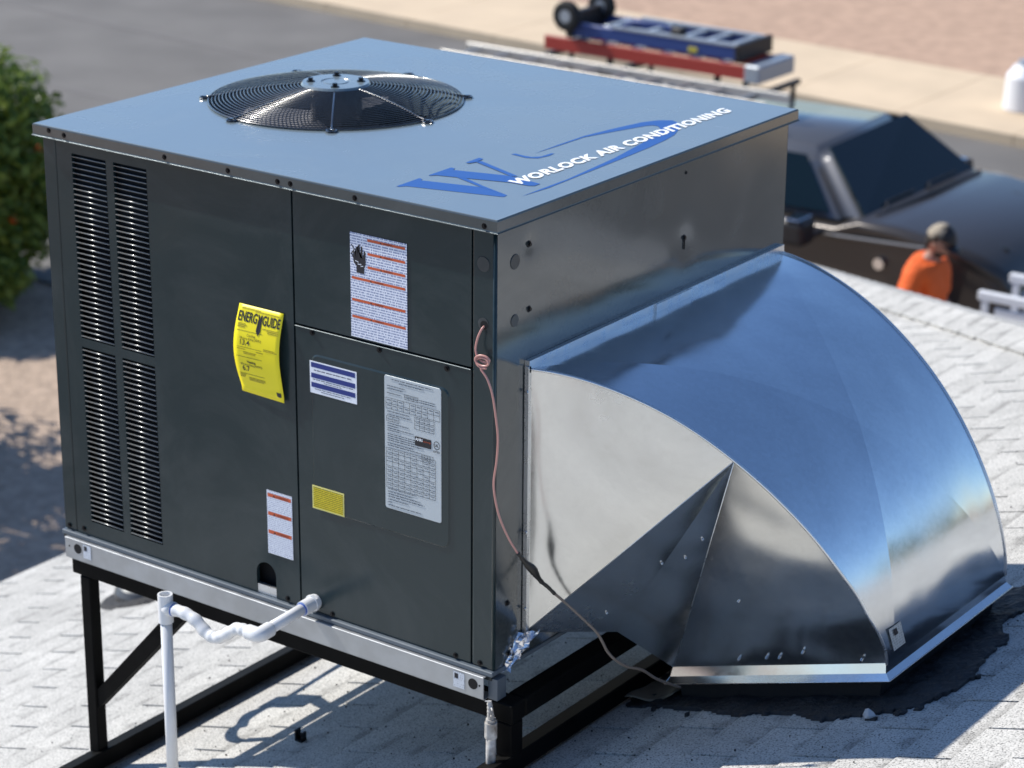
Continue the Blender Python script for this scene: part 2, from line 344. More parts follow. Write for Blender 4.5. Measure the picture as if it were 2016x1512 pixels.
bx('wall', (XE+.5, XF-.5, YB+.3, YH-.5, G, rz(XE)-.1), M['wall'], house)

# shingle tabs: 305 x 127 mm exposure, slots run up the slope, lower edge proud of the course below
TW, TE = .305, .127
DX = TE*cosA
ang = math.atan(K)
def tab_bm(j=0):
    b = bmesh.new(); random.seed(50+j)
    x0, x1 = -.0, TE+.012; h = TW/2-.0038
    y = [(-h+random.uniform(-.0006, .0006)), (h+random.uniform(-.0006, .0006))]
    lift = .0005+random.random()*.0022
    # lower end thick and proud, upper end slides under the next course
    vs = [b.verts.new(c) for c in ((x0, y[0], .0045+lift), (x0, y[1], .0045+lift*.7), (x1, y[1], .0008), (x1, y[0], .0008), (x0, y[0], -.002), (x0, y[1], -.002), (x1, y[1], -.004), (x1, y[0], -.004))]
    for q in ((0, 3, 2, 1), (4, 5, 6, 7), (0, 1, 5, 4), (1, 2, 6, 5), (2, 3, 7, 6), (3, 0, 4, 7)): b.faces.new([vs[i] for i in q])
    bmesh.ops.recalc_face_normals(b, faces=b.faces[:])
    return b
tabs = []
nc = int((XR-XE)/DX)+1
for i in range(nc):
    x = XE+i*DX
    off = .1525*(i % 2)+.0
    j0 = int((YB)/TW)
    for j in range(j0, int(YH/TW)+2):
        y = j*TW+off
        if x+DX/2+y > 3.72 or y < YB+.2: continue
        if .2 < x < .62 and .5 < y < .98: continue
        tabs.append((x, y))
tab_mesh = []
for j in range(6):
    b = tab_bm(j); me = bpy.data.meshes.new('shingle'); b.to_mesh(me); b.free(); me.materials.append(M['shingle']); tab_mesh.append(me)
Rtab = Matrix.Rotation(-ang, 4, 'Y')
tab_objs = []   # resolved at the end, when it is known which tabs the camera sees

# hip cap: short pieces folded over the hip, each lapping the one below
bm = bmesh.new()
hipd = Vector((P['c'][0]-P['b'][0], P['c'][1]-P['b'][1], P['c'][2]-P['b'][2])); hl = hipd.length; hu = hipd.normalized()
capbm = bmesh.new()
s1 = Vector((-1, -1, 0)); s1.z = -K          # down the main plane, square to the hip in plan
s1 = Vector((-.7071, -.7071, -K*.7071)); s2 = Vector((.7071, .7071, -K*.7071))
for k in range(2):
    pass
c0 = [(-.0, .0)]
L = .19
vs = []
for t, up in ((0, .016), (L, .009)):
    for s, a in ((s1, .155), (None, 0), (s2, .155)):
        base = hu*t+Vector((0, 0, up)) + (s*a if s else Vector((0, 0, 0)))
        vs.append(base)
for dz in (0, -.006):
    for v in vs: capbm.verts.new(v+Vector((0, 0, dz)))
capbm.verts.ensure_lookup_table(); v = capbm.verts
for q in ((0, 1, 4, 3), (1, 2, 5, 4), (6, 9, 10, 7), (7, 10, 11, 8), (0, 6, 7, 1), (1, 7, 8, 2), (0, 3, 9, 6), (2, 8, 11, 5), (3, 4, 10, 9), (4, 5, 11, 10)): capbm.faces.new([v[i] for i in q])
bmesh.ops.recalc_face_normals(capbm, faces=capbm.faces[:])
capme = bpy.data.meshes.new('hip_cap'); capbm.to_mesh(capme); capbm.free(); capme.materials.append(M['shingle'])
for i in range(int(hl/.127)):
    o = bpy.data.objects.new('hip_cap', capme); C.objects.link(o); o.parent = roof
    o.location = Vector(P['b'])+hu*(i*.127)+Vector((random.uniform(-.004, .004), 0, .002))

# black roof cement around the curb
def in_poly(x, y, p):
    c = False; n = len(p)
    for i in range(n):
        x1, y1 = p[i]; x2, y2 = p[i-1]
        if (y1 > y) != (y2 > y) and x < (x2-x1)*(y-y1)/(y2-y1)+x1: c = not c
    return c
mp = [(.045, .50), (.075, .425), (.163, .419), (.25, .39), (.349, .372), (.524, .378), (.62, .355), (.704, .360), (.80, .395), (.825, .495), (.84, .584), (.81, .70), (.80, .80), (.765, .887), (.755, 1.0), (.80, 1.10), (.79, 1.16), (.6, 1.19), (.3, 1.17), (.1, 1.14), (.05, .9), (.06, .7)]
bm = bmesh.new(); gv = {}; st = .0085
def mv(i, j):
    if (i, j) not in gv:
        x = i*st; y = j*st
        h = .004+.006*noise.noise(Vector((x*16, y*16, 1)))+.003*noise.noise(Vector((x*70, y*70, 5)))
        gv[i, j] = bm.verts.new((x, y, rz(x)+.006+max(h, 0.0005)))
    return gv[i, j]
for i in range(int(-.02/st), int(.95/st)):
    for j in range(int(.3/st), int(1.25/st)):
        x = (i+.5)*st; y = (j+.5)*st
        wx = x+.03*noise.noise(Vector((x*9, y*9, 0)))+.006*noise.noise(Vector((x*40, y*40, 3))); wy = y+.03*noise.noise(Vector((x*9, y*9, 7)))+.006*noise.noise(Vector((x*40, y*40, 9)))
        ok = in_poly(wx, wy, mp) or (noise.noise(Vector((x*38, y*38, 12))) > .42 and in_poly(x*.96+.01, y*.95+.03, mp))
        if ok: bm.faces.new((mv(i, j), mv(i+1, j), mv(i+1, j+1), mv(i, j+1)))
ed = [e for e in bm.edges if len(e.link_faces) == 1]
r = bmesh.ops.extrude_edge_only(bm, edges=ed)
for v_ in [q for q in r['geom'] if isinstance(q, bmesh.types.BMVert)]: v_.co.z -= .02
obj('roof_cement', bm, M['mastic'], roof, smooth=True)
# curb box standing on the slope
X1, X2, Y1, Y2 = .168, .697, .462, 1.037
def ring(x0, x1, y0, y1, h): return [Vector((x0, y0, rz(x0)+h)), Vector((x1, y0, rz(x1)+h)), Vector((x1, y1, rz(x1)+h)), Vector((x0, y1, rz(x0)+h))]
bm = bmesh.new(); a = [bm.verts.new(p) for p in ring(X1+.02, X2-.02, Y1+.02, Y2-.02, -.02)]; b = [bm.verts.new(p) for p in ring(X1+.008, X2-.008, Y1+.008, Y2-.008, .065)]
for i in range(4): j = (i+1) % 4; bm.faces.new((a[i], a[j], b[j], b[i]))
bm.faces.new(b); obj('curb', bm, M['curb'], roof, auto=True)

# plumbing vent with flashing, far left
vent = empty('roof_vent', (-2.52, 1.47, rz(-2.52)), 'dark rubber collared plumbing vent on the white roof below the black frame', 'vent pipe')
bm = bmesh.new(); t = bmesh.new(); bmesh.ops.create_cone(t, cap_ends=True, segments=28, radius1=.155, radius2=.14, depth=.01)
merge(bm, t, Matrix.Translation((-2.52, 1.47, rz(-2.52)+.008)) @ Rtab); obj('flashing', bm, M['mastic'], vent)
bm = bmesh.new()
prof = [(.10, 0), (.098, .012), (.085, .03), (.062, .05), (.05, .07), (.045, .075)]
for (r0, z0_), (r1, z1_) in zip(prof, prof[1:]): cyl(bm, (-2.52, 1.47, rz(-2.52)+.008+z0_), (-2.52, 1.47, rz(-2.52)+.008+z1_), r0, r1, 24, caps=False)
obj('collar', bm, mat('grey_lead', (.09, .095, .10), .4, metal=.5), vent, smooth=True)
bm = bmesh.new(); cyl(bm, (-2.52, 1.47, rz(-2.52)+.03), (-2.52, 1.47, rz(-2.52)+.16), .03, n=20); obj('pipe', bm, M['blackmetal'], vent, smooth=False)

# ------------------------------------------------------------------ steel platform
plat = empty('platform_frame', (-.62, .6, rz(-.62)), 'black painted square tube stand holding the unit level above the sloping roof', 'metal stand')
T = .05; tp = -.062; bt = -.108
for nm, a in (('top_rail', (-1.285, .05, 0.0, T, bt, tp)), ('top_rail', (-1.285, .05, 1.14, 1.19, bt, tp)),
              ('cross_rail', (-1.285, -1.255, T+.002, 1.138, bt, -.075)), ('cross_rail', (.002, .05, T+.002, 1.138, bt, tp))):
    bx(nm, a, M['blackmetal'], plat, bev=.003)
for x0, x1, zf in ((-1.263, -1.229, 0), (.004, .046, 1)):
    for y0 in (.003, 1.142):
        zb = rz((x0+x1)/2)+.06
        bx('leg', (x0, x1, y0, y0+(.034 if zf == 0 else .045), zb-.002, bt-.002), M['blackmetal'], plat, bev=.003)
for xc in (-1.245, .022):
    xa, xb = xc-.027, xc+.027
    bm = bmesh.new()
    vs = [bm.verts.new(q) for y in (-.10 if xc < -1 else -.32, 1.32) for q in ((xa, y, rz(xa)+.012), (xb, y, rz(xb)+.012), (xb, y, rz(xb)+.060), (xa, y, rz(xa)+.060))]
    for q in ((0, 1, 2, 3), (4, 7, 6, 5), (0, 4, 5, 1), (1, 5, 6, 2), (2, 6, 7, 3), (3, 7, 4, 0)): bm.faces.new([vs[i] for i in q])
    bmesh.ops.bevel(bm, geom=bm.edges[:], offset=.003, segments=1, affect='EDGES')
    obj('foot_rail', bm, M['blackmetal'], plat, auto=True)
for y0 in (.008, 1.147):
    bm = bmesh.new(); a = Vector((-1.216, y0, -.44)); b = Vector((-.905, y0, bt+.0))
    h = .024; vs = []
    for y in (y0, y0+.030):
        vs += [bm.verts.new(q) for q in ((a.x-.012, y, a.z-.026), (a.x-.012, y, a.z+.026), (b.x-.045, y, b.z-.001), (b.x+.010, y, b.z-.001))]
    for q in ((0, 1, 2, 3), (7, 6, 5, 4), (0, 4, 5, 1), (1, 5, 6, 2), (2, 6, 7, 3), (3, 7, 4, 0)): bm.faces.new([vs[i] for i in q])
    obj('brace', bm, M['blackmetal'], plat, auto=True)

# ------------------------------------------------------------------ the packaged unit
WX, D, H = 1.30, 1.175, 1.02
unit = empty('rooftop_unit', (-.65, .6, -.06), 'large charcoal grey packaged air conditioner with round fan grille and blue logo on top', 'air conditioner')
# dark core behind every gap
bx('inner_casing', (-1.27, -.02, .03, D-.03, 0.0, .80), M['dark'], unit)
bm = bmesh.new()
for a in ((-1.29, -.01, .012, .026, .80, .985), (-1.29, -.01, D-.03, D-.012, .80, .985), (-.03, -.014, .03, D-.03, .80, .985), (-1.29, -1.275, .03, D-.03, .80, .985)): box(bm, *a)
obj('inner_liner', bm, M['dark'], unit)
# left face panels (plane y = 0)
PZ0, PZ1 = .008, .995
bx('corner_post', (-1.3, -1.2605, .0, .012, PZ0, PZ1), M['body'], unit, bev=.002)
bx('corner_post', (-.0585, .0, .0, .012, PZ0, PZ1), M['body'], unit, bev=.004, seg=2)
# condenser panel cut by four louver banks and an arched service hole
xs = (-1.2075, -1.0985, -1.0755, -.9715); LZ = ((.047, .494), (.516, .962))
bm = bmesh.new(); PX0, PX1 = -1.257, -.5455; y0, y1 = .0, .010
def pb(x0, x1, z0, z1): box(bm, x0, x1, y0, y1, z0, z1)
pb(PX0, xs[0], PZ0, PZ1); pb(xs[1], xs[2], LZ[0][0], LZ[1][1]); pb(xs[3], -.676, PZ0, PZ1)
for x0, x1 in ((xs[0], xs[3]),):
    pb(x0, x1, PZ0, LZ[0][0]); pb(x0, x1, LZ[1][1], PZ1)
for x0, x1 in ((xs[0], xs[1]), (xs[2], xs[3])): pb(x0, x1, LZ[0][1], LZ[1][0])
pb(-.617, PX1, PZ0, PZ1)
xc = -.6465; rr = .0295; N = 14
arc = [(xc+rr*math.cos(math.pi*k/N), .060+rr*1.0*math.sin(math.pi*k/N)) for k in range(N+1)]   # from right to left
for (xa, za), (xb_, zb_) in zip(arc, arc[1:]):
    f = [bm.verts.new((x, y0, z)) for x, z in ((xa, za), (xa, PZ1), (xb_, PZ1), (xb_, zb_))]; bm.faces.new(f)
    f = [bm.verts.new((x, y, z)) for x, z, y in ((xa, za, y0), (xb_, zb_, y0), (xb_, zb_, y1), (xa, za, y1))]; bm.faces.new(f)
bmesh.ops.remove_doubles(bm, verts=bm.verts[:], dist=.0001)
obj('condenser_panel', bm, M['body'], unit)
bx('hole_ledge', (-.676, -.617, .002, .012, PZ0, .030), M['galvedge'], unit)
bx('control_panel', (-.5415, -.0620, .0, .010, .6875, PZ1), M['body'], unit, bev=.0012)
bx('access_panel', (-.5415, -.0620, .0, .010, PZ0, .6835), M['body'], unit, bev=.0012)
bm = bmesh.new(); box(bm, -.5415, -.062, -.0018, -.0005, .6815, .6835, bev=.0005); obj('panel_lip', bm, M['edge'], unit)
# raised rounded field on the access panel
def rrect(x0, x1, z0, z1, r, n=6):
    out = []
    for cx, cz, a0 in ((x1-r, z1-r, 0), (x0+r, z1-r, 90), (x0+r, z0+r, 180), (x1-r, z0+r, 270)):
        for k in range(n+1): a = R(a0+90*k/n); out.append((cx+r*math.cos(a), cz+r*math.sin(a)))
    return out
def plate(name, x0, x1, z0, z1, r, yb, yf, ins, m, parent):
    bm = bmesh.new(); A = rrect(x0, x1, z0, z1, r); B = rrect(x0+ins, x1-ins, z0+ins, z1-ins, max(r-ins, .0005))
    a = [bm.verts.new((x, yb, z)) for x, z in A]; b = [bm.verts.new((x, yf, z)) for x, z in B]
    for i in range(len(a)): j = (i+1) % len(a); bm.faces.new((a[i], a[j], b[j], b[i]))
    bm.faces.new(b); return obj(name, bm, m, parent, auto=True)
plate('embossed_field', -.498, -.116, .262, .628, .022, .0002, -.0026, .004, M['body'], unit)
# louver slats: one object each
sb = bmesh.new()
def slat_mesh(w):
    b = bmesh.new()
    pr = [(-.0012, -.0022), (-.0021, -.0014), (-.0021, -.0003), (-.0012, .0006), (-.0001, .0006), (.009, -.0060), (.009, -.0070), (-.0002, -.0020)]
    vs = [[b.verts.new((sx*w/2, y, z)) for y, z in pr] for sx in (-1, 1)]
    n = len(pr)
    for i in range(n): j = (i+1) % n; b.faces.new((vs[0][i], vs[0][j], vs[1][j], vs[1][i]))
    b.faces.new(vs[0][::-1]); b.faces.new(vs[1]); bmesh.ops.recalc_face_normals(b, faces=b.faces[:])
    me = bpy.data.meshes.new('louver_slat'); b.to_mesh(me); b.free(); me.materials.append(M['louver'])
    for p in me.polygons: p.use_smooth = len(p.vertices) == 4
    return me
for k, (x0, x1) in enumerate(((xs[0], xs[1]), (xs[2], xs[3]))):
    me = slat_mesh(x1-x0-.002)
    for zb, zt in LZ:
        n = 35; pt = (zt-zb)/n
        for i in range(n):
            o = bpy.data.objects.new('louver_slat', me); C.objects.link(o); o.parent = unit
            o.location = Vector(((x0+x1)/2, .0015, zb+pt*(i+.45)))-unit.location
            o.rotation_euler = (R(random.uniform(-1.5, 1.5)), 0, R(random.uniform(-.25, .25)))
# other faces
def wob_panel(name, org, ux, uz, nx, nz, amp, m, parent, f=None):
    bm = bmesh.new(); org, ux, uz = Vector(org), Vector(ux), Vector(uz); nn = ux.cross(uz).normalized(); g = []
    for j in range(nz+1):
        row = []
        for i in range(nx+1):
            p = org+ux*(i/nx)+uz*(j/nz); e = min(i, nx-i)/nx*min(j, nz-j)/nz*16
            d = amp*noise.noise(p*2.3+Vector((3, 1, 7)))*min(1, e)
            if f: d += f(i/nx, j/nz)
            row.append(bm.verts.new(p+nn*d))
        g.append(row)
    for j in range(nz):
        for i in range(nx): bm.faces.new((g[j][i], g[j][i+1], g[j+1][i+1], g[j+1][i]))
    return obj(name, bm, m, parent, smooth=True)
def dent(i, j):
    y = i*D; z = j
    d = ((y-.717)/.045)**2+((z-.80)/.055)**2
    e = ((y-.117)/.02)**2+((z-.94)/.02)**2
    return -.0022*math.exp(-d)-.0012*math.exp(-e)
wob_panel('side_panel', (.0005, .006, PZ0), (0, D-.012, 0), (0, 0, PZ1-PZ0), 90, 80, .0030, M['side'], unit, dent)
bx('rear_panel', (-1.298, -.002, D-.008, D, PZ0, PZ1), M['body'], unit)
bx('coil_panel', (-1.30, -1.292, .012, D-.01, PZ0, PZ1), M['body'], unit)
# corner roll between left face and side face
bm = bmesh.new(); cyl(bm, (-.004, .004, PZ0), (-.004, .004, PZ1), .0045, n=14); obj('corner_roll', bm, M['body'], unit, smooth=True)

# top cap with a round opening
FX, FY, FR = -.91, .588, .302
ZT = 1.0196
cx0, cx1, cy0, cy1 = -1.312, .012, -.012, D+.012
bm = bmesh.new(); N = 96
circ = []; outer = []
for k in range(N):
    a = 2*math.pi*k/N; c, s = math.cos(a), math.sin(a)
    circ.append(bm.verts.new((FX+FR*c, FY+FR*s, ZT)))
    t = min((cx1-FX)/c if c > 1e-9 else 1e9, (cx0-FX)/c if c < -1e-9 else 1e9, (cy1-FY)/s if s > 1e-9 else 1e9, (cy0-FY)/s if s < -1e-9 else 1e9)
    outer.append((FX+t*c, FY+t*s))
ov = [bm.verts.new((x, y, ZT)) for x, y in outer]
def side_of(p):
    for i, q in enumerate((abs(p[0]-cx1) < 1e-6, abs(p[1]-cy1) < 1e-6, abs(p[0]-cx0) < 1e-6, abs(p[1]-cy0) < 1e-6)):
        if q: return i
corner = {(0, 1): (cx1, cy1), (1, 2): (cx0, cy1), (2, 3): (cx0, cy0), (3, 0): (cx1, cy0)}
rim = []
for k in range(N):
    j = (k+1) % N; sa, sb_ = side_of(outer[k]), side_of(outer[j]); rim.append(ov[k])
    if sa != sb_:
        cv = bm.verts.new((*corner[sa, sb_], ZT)); rim.append(cv); bm.faces.new((circ[k], ov[k], cv, ov[j], circ[j]))
    else: bm.faces.new((circ[k], ov[k], ov[j], circ[j]))
# folded edge: small radius, skirt, then a flared drip hem
def off(v, d, z):
    x = v.co.x+(d if abs(v.co.x-cx1) < 1e-6 else -d if abs(v.co.x-cx0) < 1e-6 else 0); y = v.co.y+(d if abs(v.co.y-cy1) < 1e-6 else -d if abs(v.co.y-cy0) < 1e-6 else 0)
    return bm.verts.new((x, y, z))
loops = [rim]+[[off(v, d, ZT+z) for v in rim] for d, z in ((.0020, -.0009), (.0030, -.0032), (.0030, -.024), (.0036, -.0262), (.0055, -.0272), (.0055, -.0285), (.001, -.0285))]
for q_, (A, B) in enumerate(zip(loops, loops[1:])):
    for i in range(len(A)): j = (i+1) % len(A); bm.faces.new((A[i], A[j], B[j], B[i])).material_index = 2 if q_ == 2 else 1 if q_ in (0, 1, 3, 4, 5) else 0
# rolled inward lip of the fan opening
pl = circ
for r_, z_ in ((.9985, -.001), (.993, -.006), (.990, -.02), (.985, -.10)):
    nl = [bm.verts.new((FX+FR*r_*math.cos(2*math.pi*k/N), FY+FR*r_*math.sin(2*math.pi*k/N), ZT+z_)) for k in range(N)]
    for k in range(N): j = (k+1) % N; bm.faces.new((pl[k], pl[j], nl[j], nl[k]))
    pl = nl
bmesh.ops.recalc_face_normals(bm, faces=bm.faces[:])
bmesh.ops.subdivide_edges(bm, edges=[e for e in bm.edges if (e.verts[0].co-e.verts[1].co).length > .3], cuts=6)
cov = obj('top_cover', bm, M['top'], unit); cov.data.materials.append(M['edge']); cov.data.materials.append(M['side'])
# screws
def screw_mesh(m, r=.0042, hx=True):
    b = bmesh.new(); cyl(b, (0, 0, 0), (0, -.0012, 0), r*1.35, n=12); cyl(b, (0, -.0012, 0), (0, -.0045, 0), r*.8, r*.72, n=6)
    me = bpy.data.meshes.new('screw'); b.to_mesh(me); b.free(); me.materials.append(m); return me
sm = screw_mesh(M['screw'], .0048)
for x, z in [(-1.2616, 1.010), (-1.2129, 1.006), (-.8993, 1.005), (-.711, 1.005), (-.5685, 1.004), (-.5327, 1.005), (-.3552, 1.004), (-.018, 1.003)]:
    o = bpy.data.objects.new('screw', sm); C.objects.link(o); o.parent = unit; o.location = Vector((x, -.0142, z))-unit.location
for x, z in [(-1.2836, .0187), (-1.2339, .0224), (-.5827, .0169), (-.4501, .0158), (-.1023, .0156), (-.0362, .017), (-.4923, .6755), (-.3056, .6750), (-.1246, .6718), (-.523, .0165)]:
    o = bpy.data.objects.new('screw', sm); C.objects.link(o); o.parent = unit; o.location = Vector((x, -.0005, z))-unit.location
for x, z in [(-.5114, 1.0035), (-.4972, 1.0035), (-.141, .9995)]:
    bm = bmesh.new(); cyl(bm, (x, -.0144, z), (x, -.0149, z), .0022, n=8); obj('pilot_hole', bm, M['dark'], unit)
for y, z in [(.115, .938), (.117, .797), (.717, .81), (.047, .152), (.053, .030)]:
    bm = bmesh.new(); cyl(bm, (.0008, y, z), (.0024, y, z), .0075, .006, n=12); cyl(bm, (.0024, y, z), (.0055, y, z), .0042, n=6); obj('screw', bm, M['screw'], unit)
bm = bmesh.new(); cyl(bm, (.0006, .716, .962), (.0022, .716, .962), .004, n=8); obj('pilot_hole', bm, M['dark'], unit)
bm = bmesh.new(); box(bm, .0012, .003, .7155, .7185, .783, .806); obj('slot_hole', bm, M['dark'], unit)
for z, r in ((.912, .0165), (.785, .0135)):
    bm = bmesh.new(); cyl(bm, (.0012, .066, z), (.0022, .066, z), r, r*.93, n=28); obj('knockout', bm, M['knock'], unit)
bm = bmesh.new(); cyl(bm, (-.030, .001, .917), (-.030, -.0016, .917), .0165, .0155, n=28); obj('knockout', bm, M['knock'], unit)
bm = bmesh.new(); cyl(bm, (-.030, .001, .789), (-.030, -.0010, .789), .0135, n=28); obj('knockout', bm, M['knock'], unit)
bm = bmesh.new(); cyl(bm, (-.0275, .001, .787), (-.0275, -.0018, .787), .0095, n=20); obj('wire_hole', bm, M['dark'], unit)

# fan: domed wire guard, hub plate, blades, motor
guard_z = lambda r: ZT+.040*math.cos(min(1, r/FR)*math.pi/2)**.8+.003
bm = bmesh.new()
NR = 27
for i in range(NR):
    r_ = .082+(FR+.003-.082)*i/(NR-1); z_ = guard_z(r_); n = 64
    path = [Vector((FX+r_*math.cos(2*math.pi*k/n), FY+r_*math.sin(2*math.pi*k/n), z_)) for k in range(n)]
    rg = []
    for k in range(n):
        d = Vector((math.cos(2*math.pi*k/n), math.sin(2*math.pi*k/n), 0)); w = .00145 if i < NR-1 else .0024
        rg.append([bm.verts.new(path[k]+d*w*math.cos(q)+Vector((0, 0, w*math.sin(q)))) for q in (0, 1.047, 2.094, 3.14, 4.19, 5.24)])
    for k in range(n):
        a, b = rg[k], rg[(k+1) % n]
        for q in range(6): bm.faces.new((a[q], a[(q+1) % 6], b[(q+1) % 6], b[q]))
obj('guard_rings', bm, M['fanblack'], unit, smooth=True, auto=True)
for k, a in enumerate((-100, -145, 148, 95, 42, -8, -52)):
    a = R(a); pts = []
    for i in range(9):
        r_ = .07+(FR+.014-.07)*i/8; pts.append((FX+r_*math.cos(a), FY+r_*math.sin(a), guard_z(r_)-.0012 if i < 8 else ZT+.004))
    tube('guard_spoke', pts, .0030, M['fanblack'], unit, n=6, sub=2)
    r_ = FR+.013
    bm = bmesh.new(); p = Vector((FX+r_*math.cos(a), FY+r_*math.sin(a), ZT+.003)); t = Vector((-math.sin(a), math.cos(a), 0)); d = Vector((math.cos(a), math.sin(a), 0))
    pts = [p+d*(.012*math.cos(q))+t*(.012*math.sin(q)) for q in [i*math.pi/5 for i in range(10)]]
    sweep(bm, pts+[pts[0]], .0024, 6); cyl(bm, p-Vector((0, 0, .003)), p+Vector((0, 0, .004)), .0055, n=6)
    obj('guard_foot', bm, M['fanblack'], unit)
hz = guard_z(0.05)+.001
bm = bmesh.new()
for (r0, z0_), (r1, z1_) in zip(((.084, -.002), (.080, .0025), (.035, .003), (.033, .001)), ((.080, .0025), (.035, .003), (.033, .001), (.0001, .001))):
    cyl(bm, (FX, FY, hz+z0_), (FX, FY, hz+z1_), r0, r1, 40, caps=False) if z1_ > z0_ else None
bm.free()
bm = bmesh.new()
pr = ((.084, -.003), (.080, .0025), (.036, .0030), (.034, .0012), (.030, .0012), (.029, .003), (.0, .003)); prev = None
for r_, z_ in pr:
    cur = [bm.verts.new((FX+max(r_, .0002)*math.cos(2*math.pi*k/40), FY+max(r_, .0002)*math.sin(2*math.pi*k/40), hz+z_)) for k in range(40)]
    if prev:
        for k in range(40): j = (k+1) % 40; bm.faces.new((prev[k], prev[j], cur[j], cur[k]))
    prev = cur
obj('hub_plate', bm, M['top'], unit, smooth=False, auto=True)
for a in (20, 110, 200, 290):
    a = R(a+18); p = Vector((FX+.060*math.cos(a), FY+.060*math.sin(a), hz+.003))
    bm = bmesh.new(); cyl(bm, p, p+Vector((0, 0, .002)), .010, n=14); cyl(bm, p+Vector((0, 0, .002)), p+Vector((0, 0, .009)), .006, n=6); obj('hub_bolt', bm, M['screw'], unit)
bm = bmesh.new(); cyl(bm, (FX, FY, .90), (FX, FY, hz-.006), .062, n=28); obj('fan_motor', bm, M['fanblack'], unit)
for k in range(4):
    a0 = R(90*k-100); bm = bmesh.new(); g = []
    for i in range(9):
        r_ = .055+(.278-.055)*i/8; row = []
        for j in range(9):
            a = a0+R(8+(62-6*math.sin(i/8*3))*j/8)+.25*(i/8)**2; row.append(bm.verts.new((FX+r_*math.cos(a), FY+r_*math.sin(a), .982-.075*(j/8)-.012*(i/8)+.012*math.sin(j/8*math.pi))))
        g.append(row)
    for i in range(8):
        for j in range(8): bm.faces.new((g[i][j], g[i+1][j], g[i+1][j+1], g[i][j+1]))
    obj('fan_blade', bm, M['fanblade'], unit, smooth=True)
bm = bmesh.new(); cyl(bm, (FX, FY, .80), (FX, FY, .93), FR*.985, n=64, caps=False); 
cyl(bm, (FX, FY, .802), (FX, FY, .803), FR*.985, n=64)
obj('fan_well', bm, M['blackmetal'], unit, smooth=False)

# base pan ledge and galvanised base rails
bx('base_pan', (-1.303, .003, -.009, D+.006, -.0045, .0065), M['ledge'], unit, bev=.0015)
bm = bmesh.new(); box(bm, -1.30, -.002, -.006, .010, -.014, -.0050)
obj('pan_shadow_gap', bm, M['knockdark'], unit)
for y0, y1, nm in ((-.018, -.0145, 'base_rail'), (D+.008, D+.0115, 'base_rail')):
    bm = bmesh.new(); box(bm, -1.285, -.014, y0, y1, -.058, -.0055, bev=.001)
    yy = (y0, -.006) if y0 < .5 else (D-.002, y1)
    box(bm, -1.285, -.014, yy[0]+.0035 if y0 < .5 else yy[0], yy[1] if y0 < .5 else yy[1]-.004, -.0075, -.0057)
    box(bm, -1.285, -.014, -.0145 if y0 < .5 else D-.02, .02 if y0 < .5 else D+.008, -.0605, -.0585)
    rail = obj(nm, bm, M['rail'], unit)
for x in (-1.2414, -.0416):
    bm = bmesh.new(); cyl(bm, (x, -.0145, -.0277), (x, -.0188, -.0277), .0125, n=26); obj('rail_hole', bm, M['dark'], unit)
for x in (-1.27, -.024):
    bm = bmesh.new(); cyl(bm, (x, -.0145, -.027), (x, -.0188, -.027), .0022, n=10); obj('rail_hole', bm, M['dark'], unit)
bx('rail_end', (-.012, .012, -.002, .03, -.0600, -.010), M['ledge'], unit)
for x0, x1, z0_, z1_ in ((-.094, -.064, -.048, -.0105), (-1.222, -1.196, -.046, -.010)):
    s_ = quad('rail_sticker', [(x0, -.0190, z0_), (x1, -.0190, z0_), (x1, -.0190, z1_), (x0, -.0190, z1_)], print_mat('sticker_print', (.62, .66, .72), (.1, .1, .12), 7, 14, .45, .6), unit)
    quad('print_block', [(x0+.003, -.0193, z1_-.016), (x0+.013, -.0193, z1_-.016), (x0+.013, -.0193, z1_-.004), (x0+.003, -.0193, z1_-.004)], M['black'], s_)

# ------------------------------------------------------------------ labels on the left face
YL = -.0032
warn_m = print_mat('warning_print', (.80, .83, .92), (.14, .18, .36), 40, 46, .54, .8)
def face_quad(name, x0, x1, z0_, z1_, y, m, parent): return quad(name, [(x0, y, z0_), (x1, y, z0_), (x1, y, z1_), (x0, y, z1_)], m, parent)
def tri(name, x, z, s, y, parent):
    bm = bmesh.new(); bm.faces.new([bm.verts.new(p) for p in ((x-s, y, z-s*.85), (x+s, y, z-s*.85), (x, y, z+s*.85))]); return obj(name, bm, M['black'], parent)
TM = lambda x, z, y=YL-.0006: Matrix.Translation((x, y, z)) @ Matrix.Rotation(R(90), 4, 'X')
def label_plate(name, x0, x1, z0_, z1_, m, parent, y=-.0012, r=.001):
    bm = bmesh.new(); box(bm, x0, x1, y-.0006, y, z0_, z1_); l = bm.loops.layers.uv.new('UVMap')
    for f in bm.faces:
        for lp in f.loops: lp[l].uv = ((lp.vert.co.x-x0)/(x1-x0), (lp.vert.co.z-z0_)/(z1_-z0_))
    return obj(name, bm, m, parent)
# big warning label: x -.379..-.228, z .690...922
lx0, lx1, lz0, lz1 = -.381, -.228, .692, .924
wl = label_plate('warning_label', lx0, lx1, lz0, lz1, warn_m, unit); wl['label'] = 'tall white warning label with six orange bands and a hand symbol'
yy = -.0021; hgt = lz1-lz0; wid = lx1-lx0
def wb(f0, f1, fz, parent=None, hh=.025, lab='WARNING'):
    h = hgt*hh; z = lz1-hgt*fz; face_quad('orange_band', lx0+wid*f0, lx0+wid*f1, z-h, z, yy, M['orange'], wl)
    tri('warning_triangle', lx0+wid*(f0+(f1-f0)*.36), z-h/2, h*.42, yy-.0003, wl)
    text_mesh('warning_word', lab, h*.85, M['black'], wl, TM(lx0+wid*(f0+(f1-f0)*.43), z-h*.82, yy-.0003), depth=0)
for fz in (.035, .165, .292): wb(.31, .97, fz)
for fz, f1 in ((.418, .97), (.628, .97), (.790, .97)): wb(.025, f1, fz)
